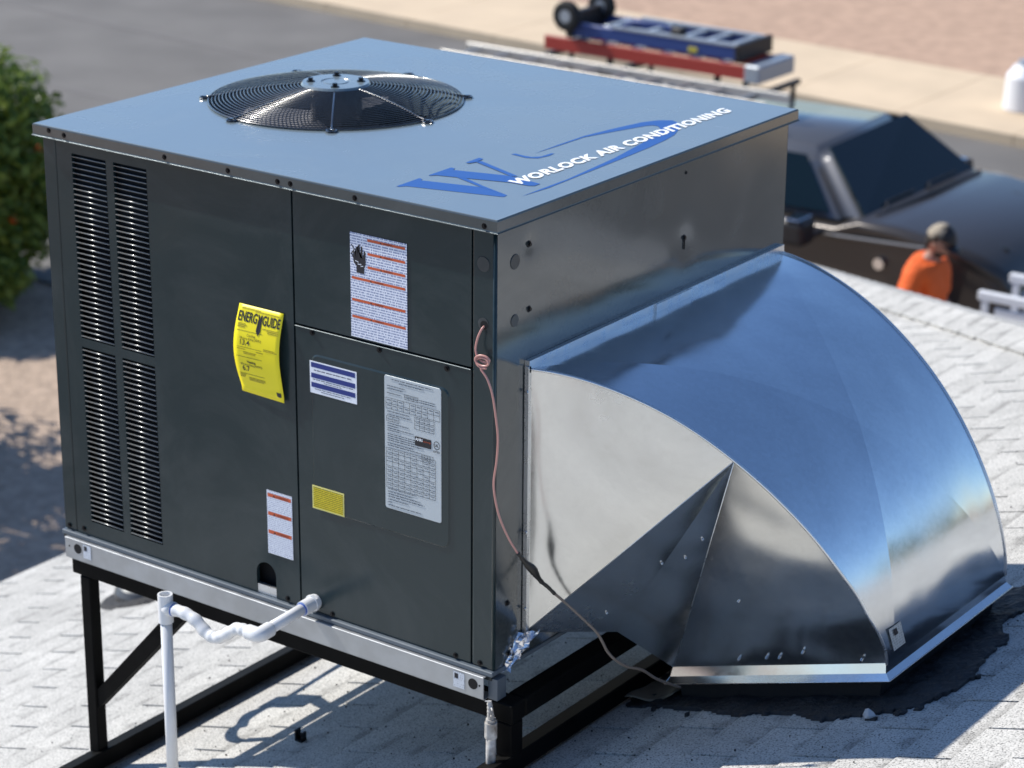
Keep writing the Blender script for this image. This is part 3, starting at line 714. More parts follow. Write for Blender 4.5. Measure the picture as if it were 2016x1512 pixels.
# blank area behind the hand
face_quad('symbol_field', lx0+wid*.025, lx0+wid*.29, lz1-hgt*.405, lz1-hgt*.035, yy+.0004, M['white'], wl)
hx, hz_ = lx0+wid*.17, lz1-hgt*.375
pol = [(-.010, 0), (-.010, .014), (-.017, .022), (-.018, .045), (-.0135, .046), (-.011, .030), (-.0110, .056), (-.0078, .057), (-.0066, .034), (-.0050, .062), (-.0018, .063), (-.0008, .034), (.0012, .060), (.0044, .059), (.0050, .034), (.0080, .051), (.0112, .050), (.0115, .022), (.008, .012), (.008, 0)]
bm = bmesh.new(); f = bm.faces.new([bm.verts.new((hx+x*1.15+.003, yy-.0003, hz_+z)) for x, z in pol]); bmesh.ops.triangulate(bm, faces=[f]); obj('hand_symbol', bm, M['black'], wl)
bm = bmesh.new()
pth = [(-.022, .060), (-.014, .050), (-.022, .040), (-.015, .030), (-.010, .024)]
for (xa, za), (xb_, zb_) in zip(pth, pth[1:]): bm.faces.new([bm.verts.new((hx+x, yy-.0004, hz_+z)) for x, z in ((xa-.0017, za), (xa+.0017, za), (xb_+.0017, zb_), (xb_-.0017, zb_))])
obj('spark_symbol', bm, M['black'], wl)
bm = bmesh.new(); 
for (xa, za), (xb_, zb_) in zip([(-.012, .026), (-.003, .024), (-.005, .019), (.005, .020), (.003, .015), (.010, .017)], [(-.003, .024), (-.005, .019), (.005, .020), (.003, .015), (.010, .017)]):
    bm.faces.new([bm.verts.new((hx+x, yy-.0005, hz_+z)) for x, z in ((xa, za-.0008), (xa, za+.0008), (xb_, zb_+.0008), (xb_, zb_-.0008))])
obj('bolt_symbol', bm, M['white'], wl)
# lower-left warning label, 3 bands, on the condenser panel
lx0, lx1, lz0, lz1 = -.637, -.562, .118, .273
w2 = label_plate('warning_label', lx0, lx1, lz0, lz1, print_mat('warning_print_small', (.78, .82, .90), (.12, .14, .28), 34, 34, .52, .6), unit); w2['label'] = 'narrow white warning label with three orange bands'
for fz in (.045, .335, .625):
    h = (lz1-lz0)*.055; z = lz1-(lz1-lz0)*fz
    face_quad('orange_band', lx0+.003, lx1-.003, z-h, z, yy, M['orange'], w2); tri('warning_triangle', lx0+.022, z-h/2, h*.40, yy-.0003, w2)
    text_mesh('warning_word', 'WARNING', h*.85, M['black'], w2, TM(lx0+.029, z-h*.82, yy-.0003), depth=0)
# blue striped label: x -.497..-.367  z .538...612
lx0, lx1, lz0, lz1 = -.499, -.367, .538, .612
bl = label_plate('blue_striped_label', lx0, lx1, lz0, lz1, M['white'], unit, y=-.0030)
h = lz1-lz0
for f0, f1 in ((.04, .19), (.37, .52), (.66, .81)): face_quad('blue_band', lx0+.004, lx1-.004, lz1-h*f1, lz1-h*f0, -.0040, M['blue'], bl)
pm = print_mat('small_line_print', (.80, .83, .90), (.06, .07, .12), 1, 34, .56, .9)
for f0, f1, i0, i1 in ((.255, .325, .09, .90), (.55, .60, .06, .94), (.61, .655, .30, .68), (.845, .89, .10, .88), (.91, .955, .24, .74)):
    face_quad('print_line', lx0+(lx1-lx0)*i0, lx0+(lx1-lx0)*i1, lz1-h*f1, lz1-h*f0, -.0039, pm, bl)
# data plate: x -.29..-.139, z .315...625 (follow its slight tilt in the field)
lx0, lx1, lz0, lz1 = -.291, -.138, .318, .624
dm = M['plate'] = mat('data_plate_silver', (.50, .55, .58), .38, metal=.15)
dp = plate('data_plate', lx0, lx1, lz0, lz1, .006, -.0026, -.0034, .0005, dm, unit)
w_, h_ = lx1-lx0, lz1-lz0; yd = -.0040
dpm = print_mat('data_plate_print', (.50, .55, .58), (.03, .035, .05), 1, 30, .55, .85)
rows = [(.020, .12, .86), (.040, .26, .70), (.072, .05, .37), (.092, .05, .33), (.125, .05, .30), (.122, .62, .90), (.138, .62, .90), (.262, .05, .45), (.286, .05, .48), (.352, .05, .44), (.370, .05, .24), (.388, .05, .52), (.403, .05, .28), (.430, .05, .60), (.446, .05, .60), (.462, .05, .68), (.478, .05, .68), (.500, .05, .52), (.516, .05, .66), (.846, .05, .56), (.868, .05, .50), (.887, .05, .64), (.905, .05, .70), (.928, .05, .42), (.948, .05, .12), (.970, .05, .66)]
for fz, a, b_ in rows: face_quad('print_line', lx0+w_*a, lx0+w_*b_, lz1-h_*(fz+.011), lz1-h_*fz, yd, dpm, dp)
def grid(x0, x1, z0_, z1_, nx, nz, fill=True):
    bm = bmesh.new(); t = .0006
    X = [lx0+w_*(x0+(x1-x0)*i/nx) for i in range(nx+1)]; Zs = [lz1-h_*(z0_+(z1_-z0_)*i/nz) for i in range(nz+1)]
    for x in X: box(bm, x-t/2, x+t/2, yd-.0001, yd, Zs[-1], Zs[0])
    for z in Zs: box(bm, X[0], X[-1], yd-.0001, yd, z-t/2, z+t/2)
    obj('table_rule', bm, M['black'], dp)
    if fill:
        bm = bmesh.new(); uvl = bm.loops.layers.uv.new('UVMap')
        for i in range(nx):
            for j in range(nz):
                if random.random() < .86:
                    a, b_ = X[i]+(X[i+1]-X[i])*.22, X[i]+(X[i+1]-X[i])*.80; c = Zs[j]+(Zs[j+1]-Zs[j])*.30; d = Zs[j]+(Zs[j+1]-Zs[j])*.62
                    f = bm.faces.new([bm.verts.new(p) for p in ((a, yd-.0001, d), (b_, yd-.0001, d), (b_, yd-.0001, c), (a, yd-.0001, c))])
                    for lp, cc in zip(f.loops, ((0, 0), (.2, 0), (.2, 1), (0, 1))): lp[uvl].uv = (cc[0]+random.random()*.7, cc[1]*.9+.05)
        obj('table_figures', bm, dpm, dp)
grid(.36, .60, .110, .145, 3, 2); grid(.03, .98, .165, .245, 9, 2); grid(.54, .88, .255, .345, 4, 3); grid(.04, .26, .300, .338, 2, 2); grid(.66, .86, .520, .560, 4, 2); grid(.03, .90, .540, .840, 8, 9)
bk = plate('certified_badge', lx0+w_*.54, lx0+w_*.83, lz1-h_*.465, lz1-h_*.395, .003, -.0036, -.0042, .0003, M['black'], dp)
text_mesh('badge_word', 'AHRI', .0085, M['logowhite'], dp, TM(lx0+w_*.555, lz1-h_*.425, -.0045), bold=.0003, depth=0)
text_mesh('badge_word', 'CERTIFIED', .0045, M['orange'], dp, TM(lx0+w_*.69, lz1-h_*.425, -.0045), depth=0)
bm = bmesh.new(); ccx, ccz = lx0+w_*.925, lz1-h_*.425
pts = [(ccx+.0082*math.cos(a), -.0042, ccz+.0095*math.sin(a)) for a in [i*math.pi/14 for i in range(29)]]
for a, b_ in zip(pts, pts[1:]):
    q = lambda p, s: bm.verts.new((ccx+(p[0]-ccx)*s, p[1], ccz+(p[2]-ccz)*s)); bm.faces.new((q(a, 1), q(b_, 1), q(b_, .86), q(a, .86)))
obj('listing_ring', bm, M['black'], dp)
text_mesh('listing_mark', 'UL', .0085, M['black'], dp, TM(ccx-.0055, ccz-.003, -.0043), bold=.0002, depth=0)
text_mesh('listing_word', 'LISTED', .0058, M['black'], dp, TM(ccx-.0095, ccz-.0165, -.0043), bold=.0001, depth=0)
# small yellow label  x -.497..-.408 z .264...317
lx0, lx1, lz0, lz1 = -.499, -.408, .264, .319
yb = label_plate('yellow_label', lx0, lx1, lz0, lz1, mat('yellow_border', (.80, .74, .25), .5), unit, y=-.0030)
bm = bmesh.new(); f = bm.faces.new([bm.verts.new(p) for p in ((lx0+.003, -.0040, lz0+.003), (lx1-.003, -.0040, lz0+.003), (lx1-.003, -.0040, lz1-.003), (lx0+.003, -.0040, lz1-.003))])
l = bm.loops.layers.uv.new('UVMap')
for lp, c in zip(f.loops, ((0, 0), (1, 0), (1, 1), (0, 1))): lp[l].uv = c
obj('yellow_print', bm, print_mat('yellow_label_print', (.76, .62, .02), (.10, .08, .0), 11, 36, .60, .8), yb)
# energy guide: curled sheet fixed along its top
ex0, ex1, ez0, ez1 = -.700, -.571, .497, .703
def curl(u, v):           # u across 0..1, v down 0..1
    x = ex0+(ex1-ex0)*u; z = ez1-(ez1-ez0)*v
    y = -.0025-.020*math.sin(min(1, v*1.05)*math.pi)**1.1*(1-.25*u)*(v > 0) - .028*max(0, v-.62)**1.5*(u)
    x += -.004*math.sin(v*math.pi)
    return (x, y, z)
bm = bmesh.new(); g = [[bm.verts.new(curl(i/10, j/18)) for i in range(11)] for j in range(19)]
uvl = bm.loops.layers.uv.new('UVMap')
for j in range(18):
    for i in range(10):
        f = bm.faces.new((g[j+1][i], g[j+1][i+1], g[j][i+1], g[j][i]))
        for lp, c in zip(f.loops, ((i, j+1), (i+1, j+1), (i+1, j), (i, j))): lp[uvl].uv = (c[0]/10, 1-c[1]/18)
eg = obj('energy_label', bm, M['yellow'], unit, smooth=True); eg['label'] = 'bright yellow energy sheet curling away from the panel'
md = eg.modifiers.new('sol', 'SOLIDIFY'); md.thickness = .0004; md.offset = 1
def warp(o, lift=.0012):
    for v in o.data.vertices:
        u = (v.co.x-ex0)/(ex1-ex0); w = (ez1-v.co.z)/(ez1-ez0); c = curl(u, w); v.co = (c[0], c[1]-lift, c[2])
def etext(body, u, v, size, bold=0, sx=1, m='black', nm='energy_word', u1=None):
    o = text_mesh(nm, body, size, M[m], eg, TM(ex0+(ex1-ex0)*u, ez1-(ez1-ez0)*v, 0), bold=bold, sx=sx, depth=0)
    if u1:
        xa = min(q.co.x for q in o.data.vertices); xb = max(q.co.x for q in o.data.vertices); f = (ex1-ex0)*(u1-u)/(xb-xa)
        for q in o.data.vertices: q.co.x = ex0+(ex1-ex0)*u+(q.co.x-xa)*f
    bm = bmesh.new(); bm.from_mesh(o.data)
    for _ in range(2): bmesh.ops.subdivide_edges(bm, edges=[e for e in bm.edges if e.calc_length() > .006], cuts=1)
    bmesh.ops.triangulate(bm, faces=bm.faces[:]); bm.to_mesh(o.data); bm.free(); warp(o)
etext('ENERG', .035, .170, .0300, bold=.0007, u1=.455); etext('GUIDE', .575, .170, .0300, bold=.0007, u1=.965)
def epoly(nm, pts, m='black'):
    bm = bmesh.new(); f = bm.faces.new([bm.verts.new((ex0+(ex1-ex0)*u, 0, ez1-(ez1-ez0)*v)) for u, v in pts]); bmesh.ops.triangulate(bm, faces=[f])
    o = obj(nm, bm, M[m], eg); warp(o, .0014)
# the Y of the word is drawn as an arrow pointing down
epoly('energy_arrow', [(.465, .070), (.492, .070), (.515, .112), (.538, .070), (.565, .070), (.528, .145), (.528, .262), (.565, .245), (.515, .300), (.465, .245), (.502, .262), (.502, .145)])
etext('Cooling', .28, .325, .0085, sx=.9); etext('Efficiency Rating (SEER2)', .13, .360, .0072, sx=.85); etext('13.4', .12, .425, .0175, bold=.0002)
etext('Heating', .28, .625, .0085, bold=.0002, sx=.9); etext('Efficiency Rating (HSPF2)', .13, .660, .0072, sx=.85); etext('6.7', .15, .725, .0175, bold=.0002)
lm = print_mat('energy_print', (.76, .63, .02), (.12, .09, 0), 1, 26, .58, .8)
def estrip(u0, u1, v0, v1, m=None):
    bm = bmesh.new(); uvl = bm.loops.layers.uv.new('UVMap'); n = 6
    for i in range(n):
        a, b_ = u0+(u1-u0)*i/n, u0+(u1-u0)*(i+1)/n
        f = bm.faces.new([bm.verts.new((ex0+(ex1-ex0)*u, 0, ez1-(ez1-ez0)*v)) for u, v in ((a, v1), (b_, v1), (b_, v0), (a, v0))])
        for lp, c in zip(f.loops, ((i, 0), (i+1, 0), (i+1, 1), (i, 1))): lp[uvl].uv = (c[0]/n, c[1])
    o = obj('print_line', bm, m or lm, eg); warp(o, .0010)
for u0, u1, v in ((.08, .50, .030), (.38, .92, .042), (.05, .22, .195), (.05, .26, .212), (.05, .22, .229), (.60, .95, .205), (.70, .95, .222), (.72, .95, .240), (.08, .26, .470), (.50, .65, .475), (.22, .50, .500), (.22, .48, .515), (.66, .90, .425), (.66, .95, .440), (.06, .20, .775), (.06, .18, .790), (.06, .16, .805), (.25, .62, .800), (.25, .62, .815), (.25, .58, .83)):
    estrip(u0, u1, v, v+.012)
for u0, u1, v in ((.08, .62, .450), (.05, .62, .270), (.05, .62, .560), (.06, .62, .762)): estrip(u0, u1, v, v+.004, M['black'])
epoly('recycling_mark', [(.84, .90), (.95, .90), (.95, .945), (.90, .955), (.85, .945)])

# ------------------------------------------------------------------ logo on the top cover
ZL = ZT+.0005
A_ = [[-.3083, .0656], [-.31, .1459], [-.2997, .1439], [-.2964, .1341], [-.1643, .1685], [-.0821, .1507], [-.0797, .1361], [-.0911, .132], [-.2915, .0785], [-.3008, .0657]]
B_ = [[-.2549, .2008], [-.2382, .2087], [-.1628, .1778], [-.0821, .1507], [-.1643, .1685]]
C_ = [[-.3085, .176], [-.3096, .2553], [-.2979, .2558], [-.2932, .2424], [-.1671, .2785], [-.0792, .2649], [-.0793, .2446], [-.0908, .2373], [-.1355, .2353], [-.2347, .204], [-.2956, .186], [-.3044, .175]]
D_ = [[-.2954, .3263], [-.2898, .3394], [-.1507, .2853], [-.1663, .2775]]
E_ = [[-.3087, .3075], [-.3106, .3583], [-.2975, .357], [-.296, .3476], [-.2934, .3236], [-.2998, .3074]]
F_ = [[-.2374, .4636], [-.2403, .5613], [-.24, .6615], [-.2252, .762], [-.2068, .8503], [-.1874, .8895], [-.1618, .9094], [-.1442, .9018], [-.1227, .8805], [-.103, .847], [-.0822, .7947], [-.0728, .7413], [-.0655, .6677], [-.0608, .581], [-.0566, .4837], [-.0507, .3427], [-.0469, .2519], [-.0535, .1635], [-.0551, .2341], [-.0558, .3328], [-.0653, .4339], [-.0751, .5383], [-.0889, .6236], [-.1015, .6991], [-.1185, .7733], [-.1397, .8255], [-.1559, .8407], [-.1691, .8416], [-.18, .829], [-.1945, .783], [-.2087, .7375], [-.2328, .6509], [-.2343, .5528]]
G_ = [[-.2749, .4282], [-.2698, .4386], [-.245, .4348], [-.2238, .4359], [-.2106, .4525], [-.2088, .4896], [-.2019, .491], [-.1994, .4675], [-.2068, .434], [-.2292, .4217]]
def flat(name, polys, z, m, parent):
    bm = bmesh.new()
    for k, p in enumerate(polys):
        f = bm.faces.new([bm.verts.new((x, y, z+k*.00015)) for x, y in p]); f.normal_update()
        if f.normal.z < 0: f.normal_flip()
        bmesh.ops.triangulate(bm, faces=[f], ngon_method='EAR_CLIP')
    return obj(name, bm, m, parent)
def smooth_closed(p, sub=4):
    out = []; n = len(p)
    for i in range(n):
        a, b, c, d = (Vector(p[(i+k) % n]) for k in (-1, 0, 1, 2))
        for k in range(sub): t = k/sub; out.append(tuple(.5*((2*b)+(c-a)*t+(2*a-5*b+4*c-d)*t*t+(3*b-a-3*c+d)*t**3)))
    return out
flat('logo_letter', [A_, B_, C_, D_, E_], ZL, M['logoblue'], unit)
flat('logo_swoosh', [F_], ZL, M['logoblue'], unit); flat('logo_swoosh', [G_], ZL, M['logoblue'], unit)
# wording runs along +Y, letters lean, tops towards -X
ty = Matrix.Translation((-.1085, .238, ZL+.0007)) @ Matrix.Rotation(math.atan2(.81, .013), 4, 'Z')
wd = text_mesh('logo_wording', 'WORLOCK AIR CONDITIONING', .050, M['logowhite'], unit, Matrix.Identity(4), bold=.0024, shear=.35, depth=0, spacing=1.10)
xsn = [v.co.x for v in wd.data.vertices]; ysn = [v.co.y for v in wd.data.vertices]
sxn = .845/(max(xsn)-min(xsn)); syn = .0385/(max(ysn)-min(ysn))
wd.data.transform(ty @ Matrix.Diagonal((sxn, syn, 1, 1)) @ Matrix.Translation((-min(xsn), -min(ysn), 0)))

# ------------------------------------------------------------------ duct
duct = empty('return_duct', (.4, .65, rz(.4)+.06), 'shiny galvanised sheet metal elbow duct from the unit side down to the roof', 'duct')
def interp(tb, x):
    for (a, b), (c, d) in zip(tb, tb[1:]):
        if x <= c: t = (x-a)/(c-a) if c > a else 0; t = t; return b+(d-b)*t
    return tb[-1][1]
NT = [(0, .107), (.083, .142), (.167, .172), (.306, .222), (.42, .258), (.523, .298), (.62, .350), (.673, .398), (.697, .462)]
FT = [(0, 1.150), (.135, 1.128), (.318, 1.098), (.487, 1.068), (.592, 1.045), (.665, 1.032), (.697, 1.037)]
NSEG = 48; zc = rz(X2)+.09
def arcp(th, far):
    e = 2/1.8; x = .697*math.sin(th)**e if th > 0 else 0; z = zc+((.672 if far else .668)-zc)*(math.cos(th)**e if th < math.pi/2-1e-6 else 0)
    return x, z
def smoothed(tb, x):
    s = 0; w = 0
    for k in range(-4, 5):
        xx = min(.697, max(0, x+k*.012)); q = 5-abs(k); s += interp(tb, xx)*q; w += q
    # keep the ends exact
    e = min(1, min(x, .697-x)/.05); return interp(tb, x)*(1-e)+s/w*e
near = []; far = []
for i in range(NSEG+1):
    th = math.pi/2*i/NSEG; x, z = arcp(th, False); near.append(Vector((x+.004, smoothed(NT, x), z))); x, z = arcp(th, True); far.append(Vector((x+.004, smoothed(FT, x), z)))
# outer sheet with cross-brake creases
bm = bmesh.new(); NU = NSEG; g = []
for i in range(NSEG+1):
    row = []
    tg = ((near[min(i+1, NSEG)]-near[max(i-1, 0)])).normalized()
    for j in range(NU+1):
        u = j/NU; p = near[i].lerp(far[i], u); vv = i/NSEG
        nrm = tg.cross(far[i]-near[i]).normalized(); nrm = nrm if nrm.dot(Vector((1, 0, 1))) > 0 else -nrm
        a, b = abs(2*u-1), abs(2*vv-1)
        row.append(bm.verts.new(p+nrm*(.020*(1-max(a, b))+.0012*noise.noise(Vector((u*3, vv*3, 2)))*(1-max(a, b)))))
    g.append(row)
for i in range(NSEG):
    for j in range(NU):
        q = (g[i][j], g[i][j+1], g[i+1][j+1], g[i+1][j])
        # split along the diagonals so the crease is sharp
        same = (j/NU < .5) == (i/NSEG < .5)
        if same: bm.faces.new((q[0], q[1], q[2])); bm.faces.new((q[0], q[2], q[3]))
        else: bm.faces.new((q[0], q[1], q[3])); bm.faces.new((q[1], q[2], q[3]))
for e in bm.edges:
    e.smooth = True
bm.verts.index_update()
dg_ = set()
for i in range(NSEG):
    dg_.add(frozenset((g[i][i].index, g[i+1][i+1].index))); dg_.add(frozenset((g[i][NU-i].index, g[i+1][NU-i-1].index)))
for e in bm.edges:
    if frozenset((e.verts[0].index, e.verts[1].index)) in dg_: e.smooth = False
os_ = obj('outer_sheet', bm, M['galv'], duct, smooth=True, auto=True)
# cheek panels
A = near[min(range(NSEG+1), key=lambda i: abs(near[i].x-.425))]; ia = near.index(A)
P0 = near[0]; P1 = Vector((.004, .108, .060)); Tn = Vector((.118, .302, .020)); C1 = Vector((X1, Y1, rz(X1)+.09)); C2 = near[-1]
def tessfan(name, apex, rim, m, parent, bulge=0.0, flip=False, sub=10):
    """a sheet stretched from an apex to a rim polyline, with a slow belly"""
    bm = bmesh.new(); rows = []
    c = sum(rim, Vector())/len(rim); nrm = (rim[0]-apex).cross(rim[-1]-apex).normalized()
    if nrm.y > 0: nrm = -nrm
    for i in range(sub+1):
        t = i/sub; rows.append([bm.verts.new(apex.lerp(r_, t)+nrm*bulge*math.sin(math.pi*t)*math.sin(math.pi*k/(len(rim)-1))) for k, r_ in enumerate(rim)])
    for i in range(sub):
        for k in range(len(rim)-1): bm.faces.new((rows[i][k], rows[i+1][k], rows[i+1][k+1], rows[i][k+1]))
    bmesh.ops.remove_doubles(bm, verts=bm.verts[:], dist=.00002)
    bmesh.ops.recalc_face_normals(bm, faces=bm.faces[:])
    return obj(name, bm, m, parent, smooth=True)
def seg(a, b, n=8): return [a.lerp(b, k/n) for k in range(n+1)]
def ruled(name, a, b, m, bulge=0.0, n=16, pk=.55):
    bm = bmesh.new(); rows = []; nr = (a[-1]-a[0]).cross(b[0]-a[0]).normalized()
    if nr.y > 0: nr = -nr
    for i, (p, q) in enumerate(zip(a, b)):
        t = i/(len(a)-1); rows.append([bm.verts.new(p.lerp(q, k/n)+nr*bulge*max(0, math.sin(math.pi*k/n))**.8*max(0, math.sin(math.pi*t**pk))) for k in range(n+1)])
    for r0_, r1_ in zip(rows, rows[1:]):
        for k in range(n): bm.faces.new((r0_[k], r0_[k+1], r1_[k+1], r1_[k]))
    bmesh.ops.remove_doubles(bm, verts=bm.verts[:], dist=.00002); bmesh.ops.recalc_face_normals(bm, faces=bm.faces[:])
    return obj(name, bm, m, duct, smooth=True)
def cheek(near_, P1_, T_, C1_, s, m):
    A1 = near_[ia]
    # collar gusset: vertical edge to arc, meeting at A1
    ruled('cheek_panel', seg(P1_, A1, ia), near_[:ia+1], m, .012*s)
    tessfan('cheek_fold', A1, seg(P1_, T_, 6), m, duct, .0008*s)
    tessfan('cheek_fold', A1, seg(T_, C1_, 6), m, duct, .0008*s)
    ruled('cheek_panel', seg(C1_, A1, len(near_)-1-ia), near_[:ia-1:-1], m, .0045*s)
cheek(near, P1, Tn, C1, 1, M['galvc'])
fP1 = Vector((.004, 1.150, .060)); fT = Vector((.130, 1.12, .030)); fC1 = Vector((X1, Y2, rz(X1)+.09))
cheek(far, fP1, fT, fC1, 1, M['galvc'])
bm = bmesh.new()
for a, b, c, d in ((P1, Tn, fT, fP1), (Tn, C1, fC1, fT)): bm.faces.new([bm.verts.new(p) for p in (a, b, c, d)])
obj('throat_sheet', bm, M['galvc'], duct, auto=True)
# seams and cleats
def bead(name, pts, r, m=M['galvedge'], n=6, parent=duct): 
    bm = bmesh.new(); sweep(bm, pts, r, n); return obj(name, bm, m, parent, smooth=True, auto=True)
def lip(name, pts, w, h, upv, m=M['galvedge']):
    bm = bmesh.new(); sweep(bm, pts, 1, prof=[(-w/2, -h/2), (w/2, -h/2), (w/2, h/2), (-w/2, h/2)], up=upv); return obj(name, bm, m, duct, auto=True)
bead('standing_seam', [p+Vector((0, -.0015, .0008)) for p in near], .0034)
bead('standing_seam', [p+Vector((0, .0015, .0008)) for p in far], .0034)
bead('fold_edge', [A, P1.lerp(A, .02)], .0009); bead('fold_edge', [A, C1.lerp(A, .02)], .0010)
lip('collar_flange', [(.008, .105, .058), (.008, .105, .676)], .009, .010, (1, 0, 0))
lip('collar_flange', [(.007, .104, .675), (.007, 1.155, .679)], .012, .026, (0, 0, 1))
lip('collar_flange', [(.015, .585, .6790), (.015, .735, .6795)], .005, .020, (0, 0, 1))
lip('collar_flange', [(.008, 1.153, .058), (.008, 1.153, .676)], .009, .010, (1, 0, 0))
# flared curb skirt
r0 = ring(X1, X2+.002, Y1, Y2, .092); r1 = ring(X1-.003, X2+.006, Y1-.006, Y2+.006, .070); r2 = ring(X1-.012, X2+.020, Y1-.016, Y2+.012, .055)
for i in range(4):
    j = (i+1) % 4; bm = bmesh.new()
    q = [bm.verts.new(p) for p in (r0[i], r0[j], r1[j], r1[i], r2[i], r2[j])]
    bm.faces.new((q[0], q[1], q[2], q[3])); bm.faces.new((q[3], q[2], q[5], q[4]))
    o = obj('curb_flange', bm, M['galv'], duct, auto=True); sm_ = o.modifiers.new('s', 'SOLIDIFY'); sm_.thickness = .0015
bead('hem', [r2[3], r2[0], r2[1], r2[2]], .0018)
# sheet screws and small dimples on the cheek
def on_tri(P_, Q_, R_, u, v): return P_+(Q_-P_)*u+(R_-P_)*v
nrm4 = (C2-C1).cross(A-C1).normalized(); nrm4 = nrm4 if nrm4.y < 0 else -nrm4
for u, v in ((.31, .045), (.44, .05), (.60, .075), (.22, .34), (.88, .03), (.50, .05)):
    p = on_tri(C1, C2, A, u, v); bm = bmesh.new(); cyl(bm, p+nrm4*.001, p+nrm4*(.0075+.003*min(1, v*18)*min(1, u*(1-u)*5)), .0042, .0028, n=10); obj('sheet_screw', bm, M['zinc'], duct)
for Pp, Q_, R_, pts in ((P1, Tn, A, ((.55, .42), (.30, .72), (.62, .12))), (Tn, C1, A, ((.2, .5), (.6, .42), (.25, .62)))):
    nn = (Q_-Pp).cross(R_-Pp).normalized(); nn = nn if nn.y < 0 else -nn
    for u, v in pts:
        if u+v > 1: continue
        p = on_tri(Pp, Q_, R_, u, v); bm = bmesh.new(); cyl(bm, p+nn*.001, p+nn*.006, .0035, .0024, n=10); obj('sheet_screw', bm, M['zinc'], duct)
for z in (.62, .30, .12):
    bm = bmesh.new(); cyl(bm, (.010, .1, z), (.010, .0965, z), .004, n=8); obj('sheet_screw', bm, M['zinc'], duct)
# stock sticker low on the outer sheet near the front corner
def os_pt(u, vv):
    i = min(NSEG-1, int(vv*NSEG)); f = vv*NSEG-i; return near[i].lerp(far[i], u).lerp(near[i+1].lerp(far[i+1], u), f)
bm = bmesh.new(); f = bm.faces.new([bm.verts.new(p+Vector((.0062, 0, .001))) for p in (os_pt(.04, .965), os_pt(.13, .965), os_pt(.14, .90), os_pt(.05, .90))])
l = bm.loops.layers.uv.new('UVMap')
for lp, c in zip(f.loops, ((0, 0), (1, 0), (1, 1), (0, 1))): lp[l].uv = c
stk = obj('stock_sticker', bm, print_mat('stock_print', (.55, .57, .55), (.12, .12, .1), 9, 10, .5, .5), duct)
bm = bmesh.new(); bm.faces.new([bm.verts.new(p+Vector((.0074, 0, .0014))) for p in (os_pt(.068, .925), os_pt(.095, .925), os_pt(.098, .908), os_pt(.071, .908))]); obj('print_block', bm, M['black'], stk)
# foil tape crumple hanging at the lower collar corner
bm = bmesh.new(); g = []
for i in range(13):
    row = []
    for j in range(9):
        t = i/12; s = j/8-.5
        p = Vector((.012, .100, .066)).lerp(Vector((.006, .035, -.004)), t)+Vector((.045, .045, .004))*s*(1.0-.70*t)
        p += Vector((noise.noise(Vector((i*.7, j*.9, 1))), noise.noise(Vector((i*.7, j*.9, 5))), noise.noise(Vector((i*.7, j*.9, 9)))))*.010
        row.append(bm.verts.new(p))
    g.append(row)
for i in range(12):
    for j in range(8): bm.faces.new((g[i][j], g[i][j+1], g[i+1][j+1], g[i+1][j]))
obj('foil_tape', bm, M['foil'], duct)

# ------------------------------------------------------------------ condensate drain
drain = empty('condensate_drain', (-.79, -.185, -.45), 'white plastic drain pipe with sagging flexible trap and open topped riser', 'drain pipe')
r_ = .0134; YE = -.1854
bm = bmesh.new(); cyl(bm, (-.5, YE+.004, .0235), (-.5, .0, .0335), r_, n=22); obj('outlet_pipe', bm, M['pvc'], drain, smooth=True)
bm = bmesh.new(); cyl(bm, (-.5, -.046, .0312), (-.5, -.014, .0325), .0175, n=24); cyl(bm, (-.5, -.014, .0325), (-.5, -.006, .033), .0205, n=8); cyl(bm, (-.5, -.006, .033), (-.5, .0, .033), .018, n=22); obj('threaded_adapter', bm, M['pvc'], drain)
bm = bmesh.new(); cyl(bm, (-.5, -.0495, .031), (-.5, -.046, .0312), .0150, n=22); obj('primer_ring', bm, M['pvcglue'], drain)
tube('elbow', [(-.5, YE+.030, .0235), (-.5, YE+.012, .0225), (-.5015, YE+.001, .0215), (-.508, YE-.004, .0205), (-.520, YE-.003, .0195), (-.536, YE, .0175)], .0175, M['pvc'], drain, n=18)
tube('flexible_trap', [(-.530, YE, .0175), (-.552, YE, .018), (-.575, YE, .013), (-.608, YE, -.0106), (-.636, YE, -.0255), (-.664, YE, -.0215), (-.695, YE, .000), (-.730, YE, .0085), (-.765, YE, .0075)],
     lambda t: .0142+.0009*math.sin(t*60), M['pvc'], drain, n=18, sub=8)
bm = bmesh.new(); cyl(bm, (-.7640, YE, .0075), (-.7600, YE, .0075), .0153, n=22); obj('primer_ring', bm, M['pvcglue'], drain)
bm = bmesh.new(); cyl(bm, (-.7885, YE, .0075), (-.7640, YE, .0075), .0172, n=22); obj('tee_branch', bm, M['pvc'], drain, smooth=True)
def hollow(bm, x, y, z0_, z1_, ro, ri, n=26):
    c = lambda r, z: [bm.verts.new((x+r*math.cos(2*math.pi*k/n), y+r*math.sin(2*math.pi*k/n), z)) for k in range(n)]
    a, b, d, e = c(ro, z0_), c(ro, z1_), c(ri, z1_), c(ri, z1_-.05)
    for p, q in ((a, b), (b, d), (d, e)):
        for k in range(n): j = (k+1) % n; bm.faces.new((p[k], p[j], q[j], q[k]))
bm = bmesh.new(); hollow(bm, -.7885, YE, -.030, .0395, .0172, .0132); obj('tee', bm, M['pvc'], drain, smooth=False, auto=False)
zr_ = rz(-.79)
bm = bmesh.new(); cyl(bm, (-.7885, YE, zr_), (-.7885, YE, -.028), r_, n=24); obj('riser', bm, M['pvc'], drain, smooth=True)
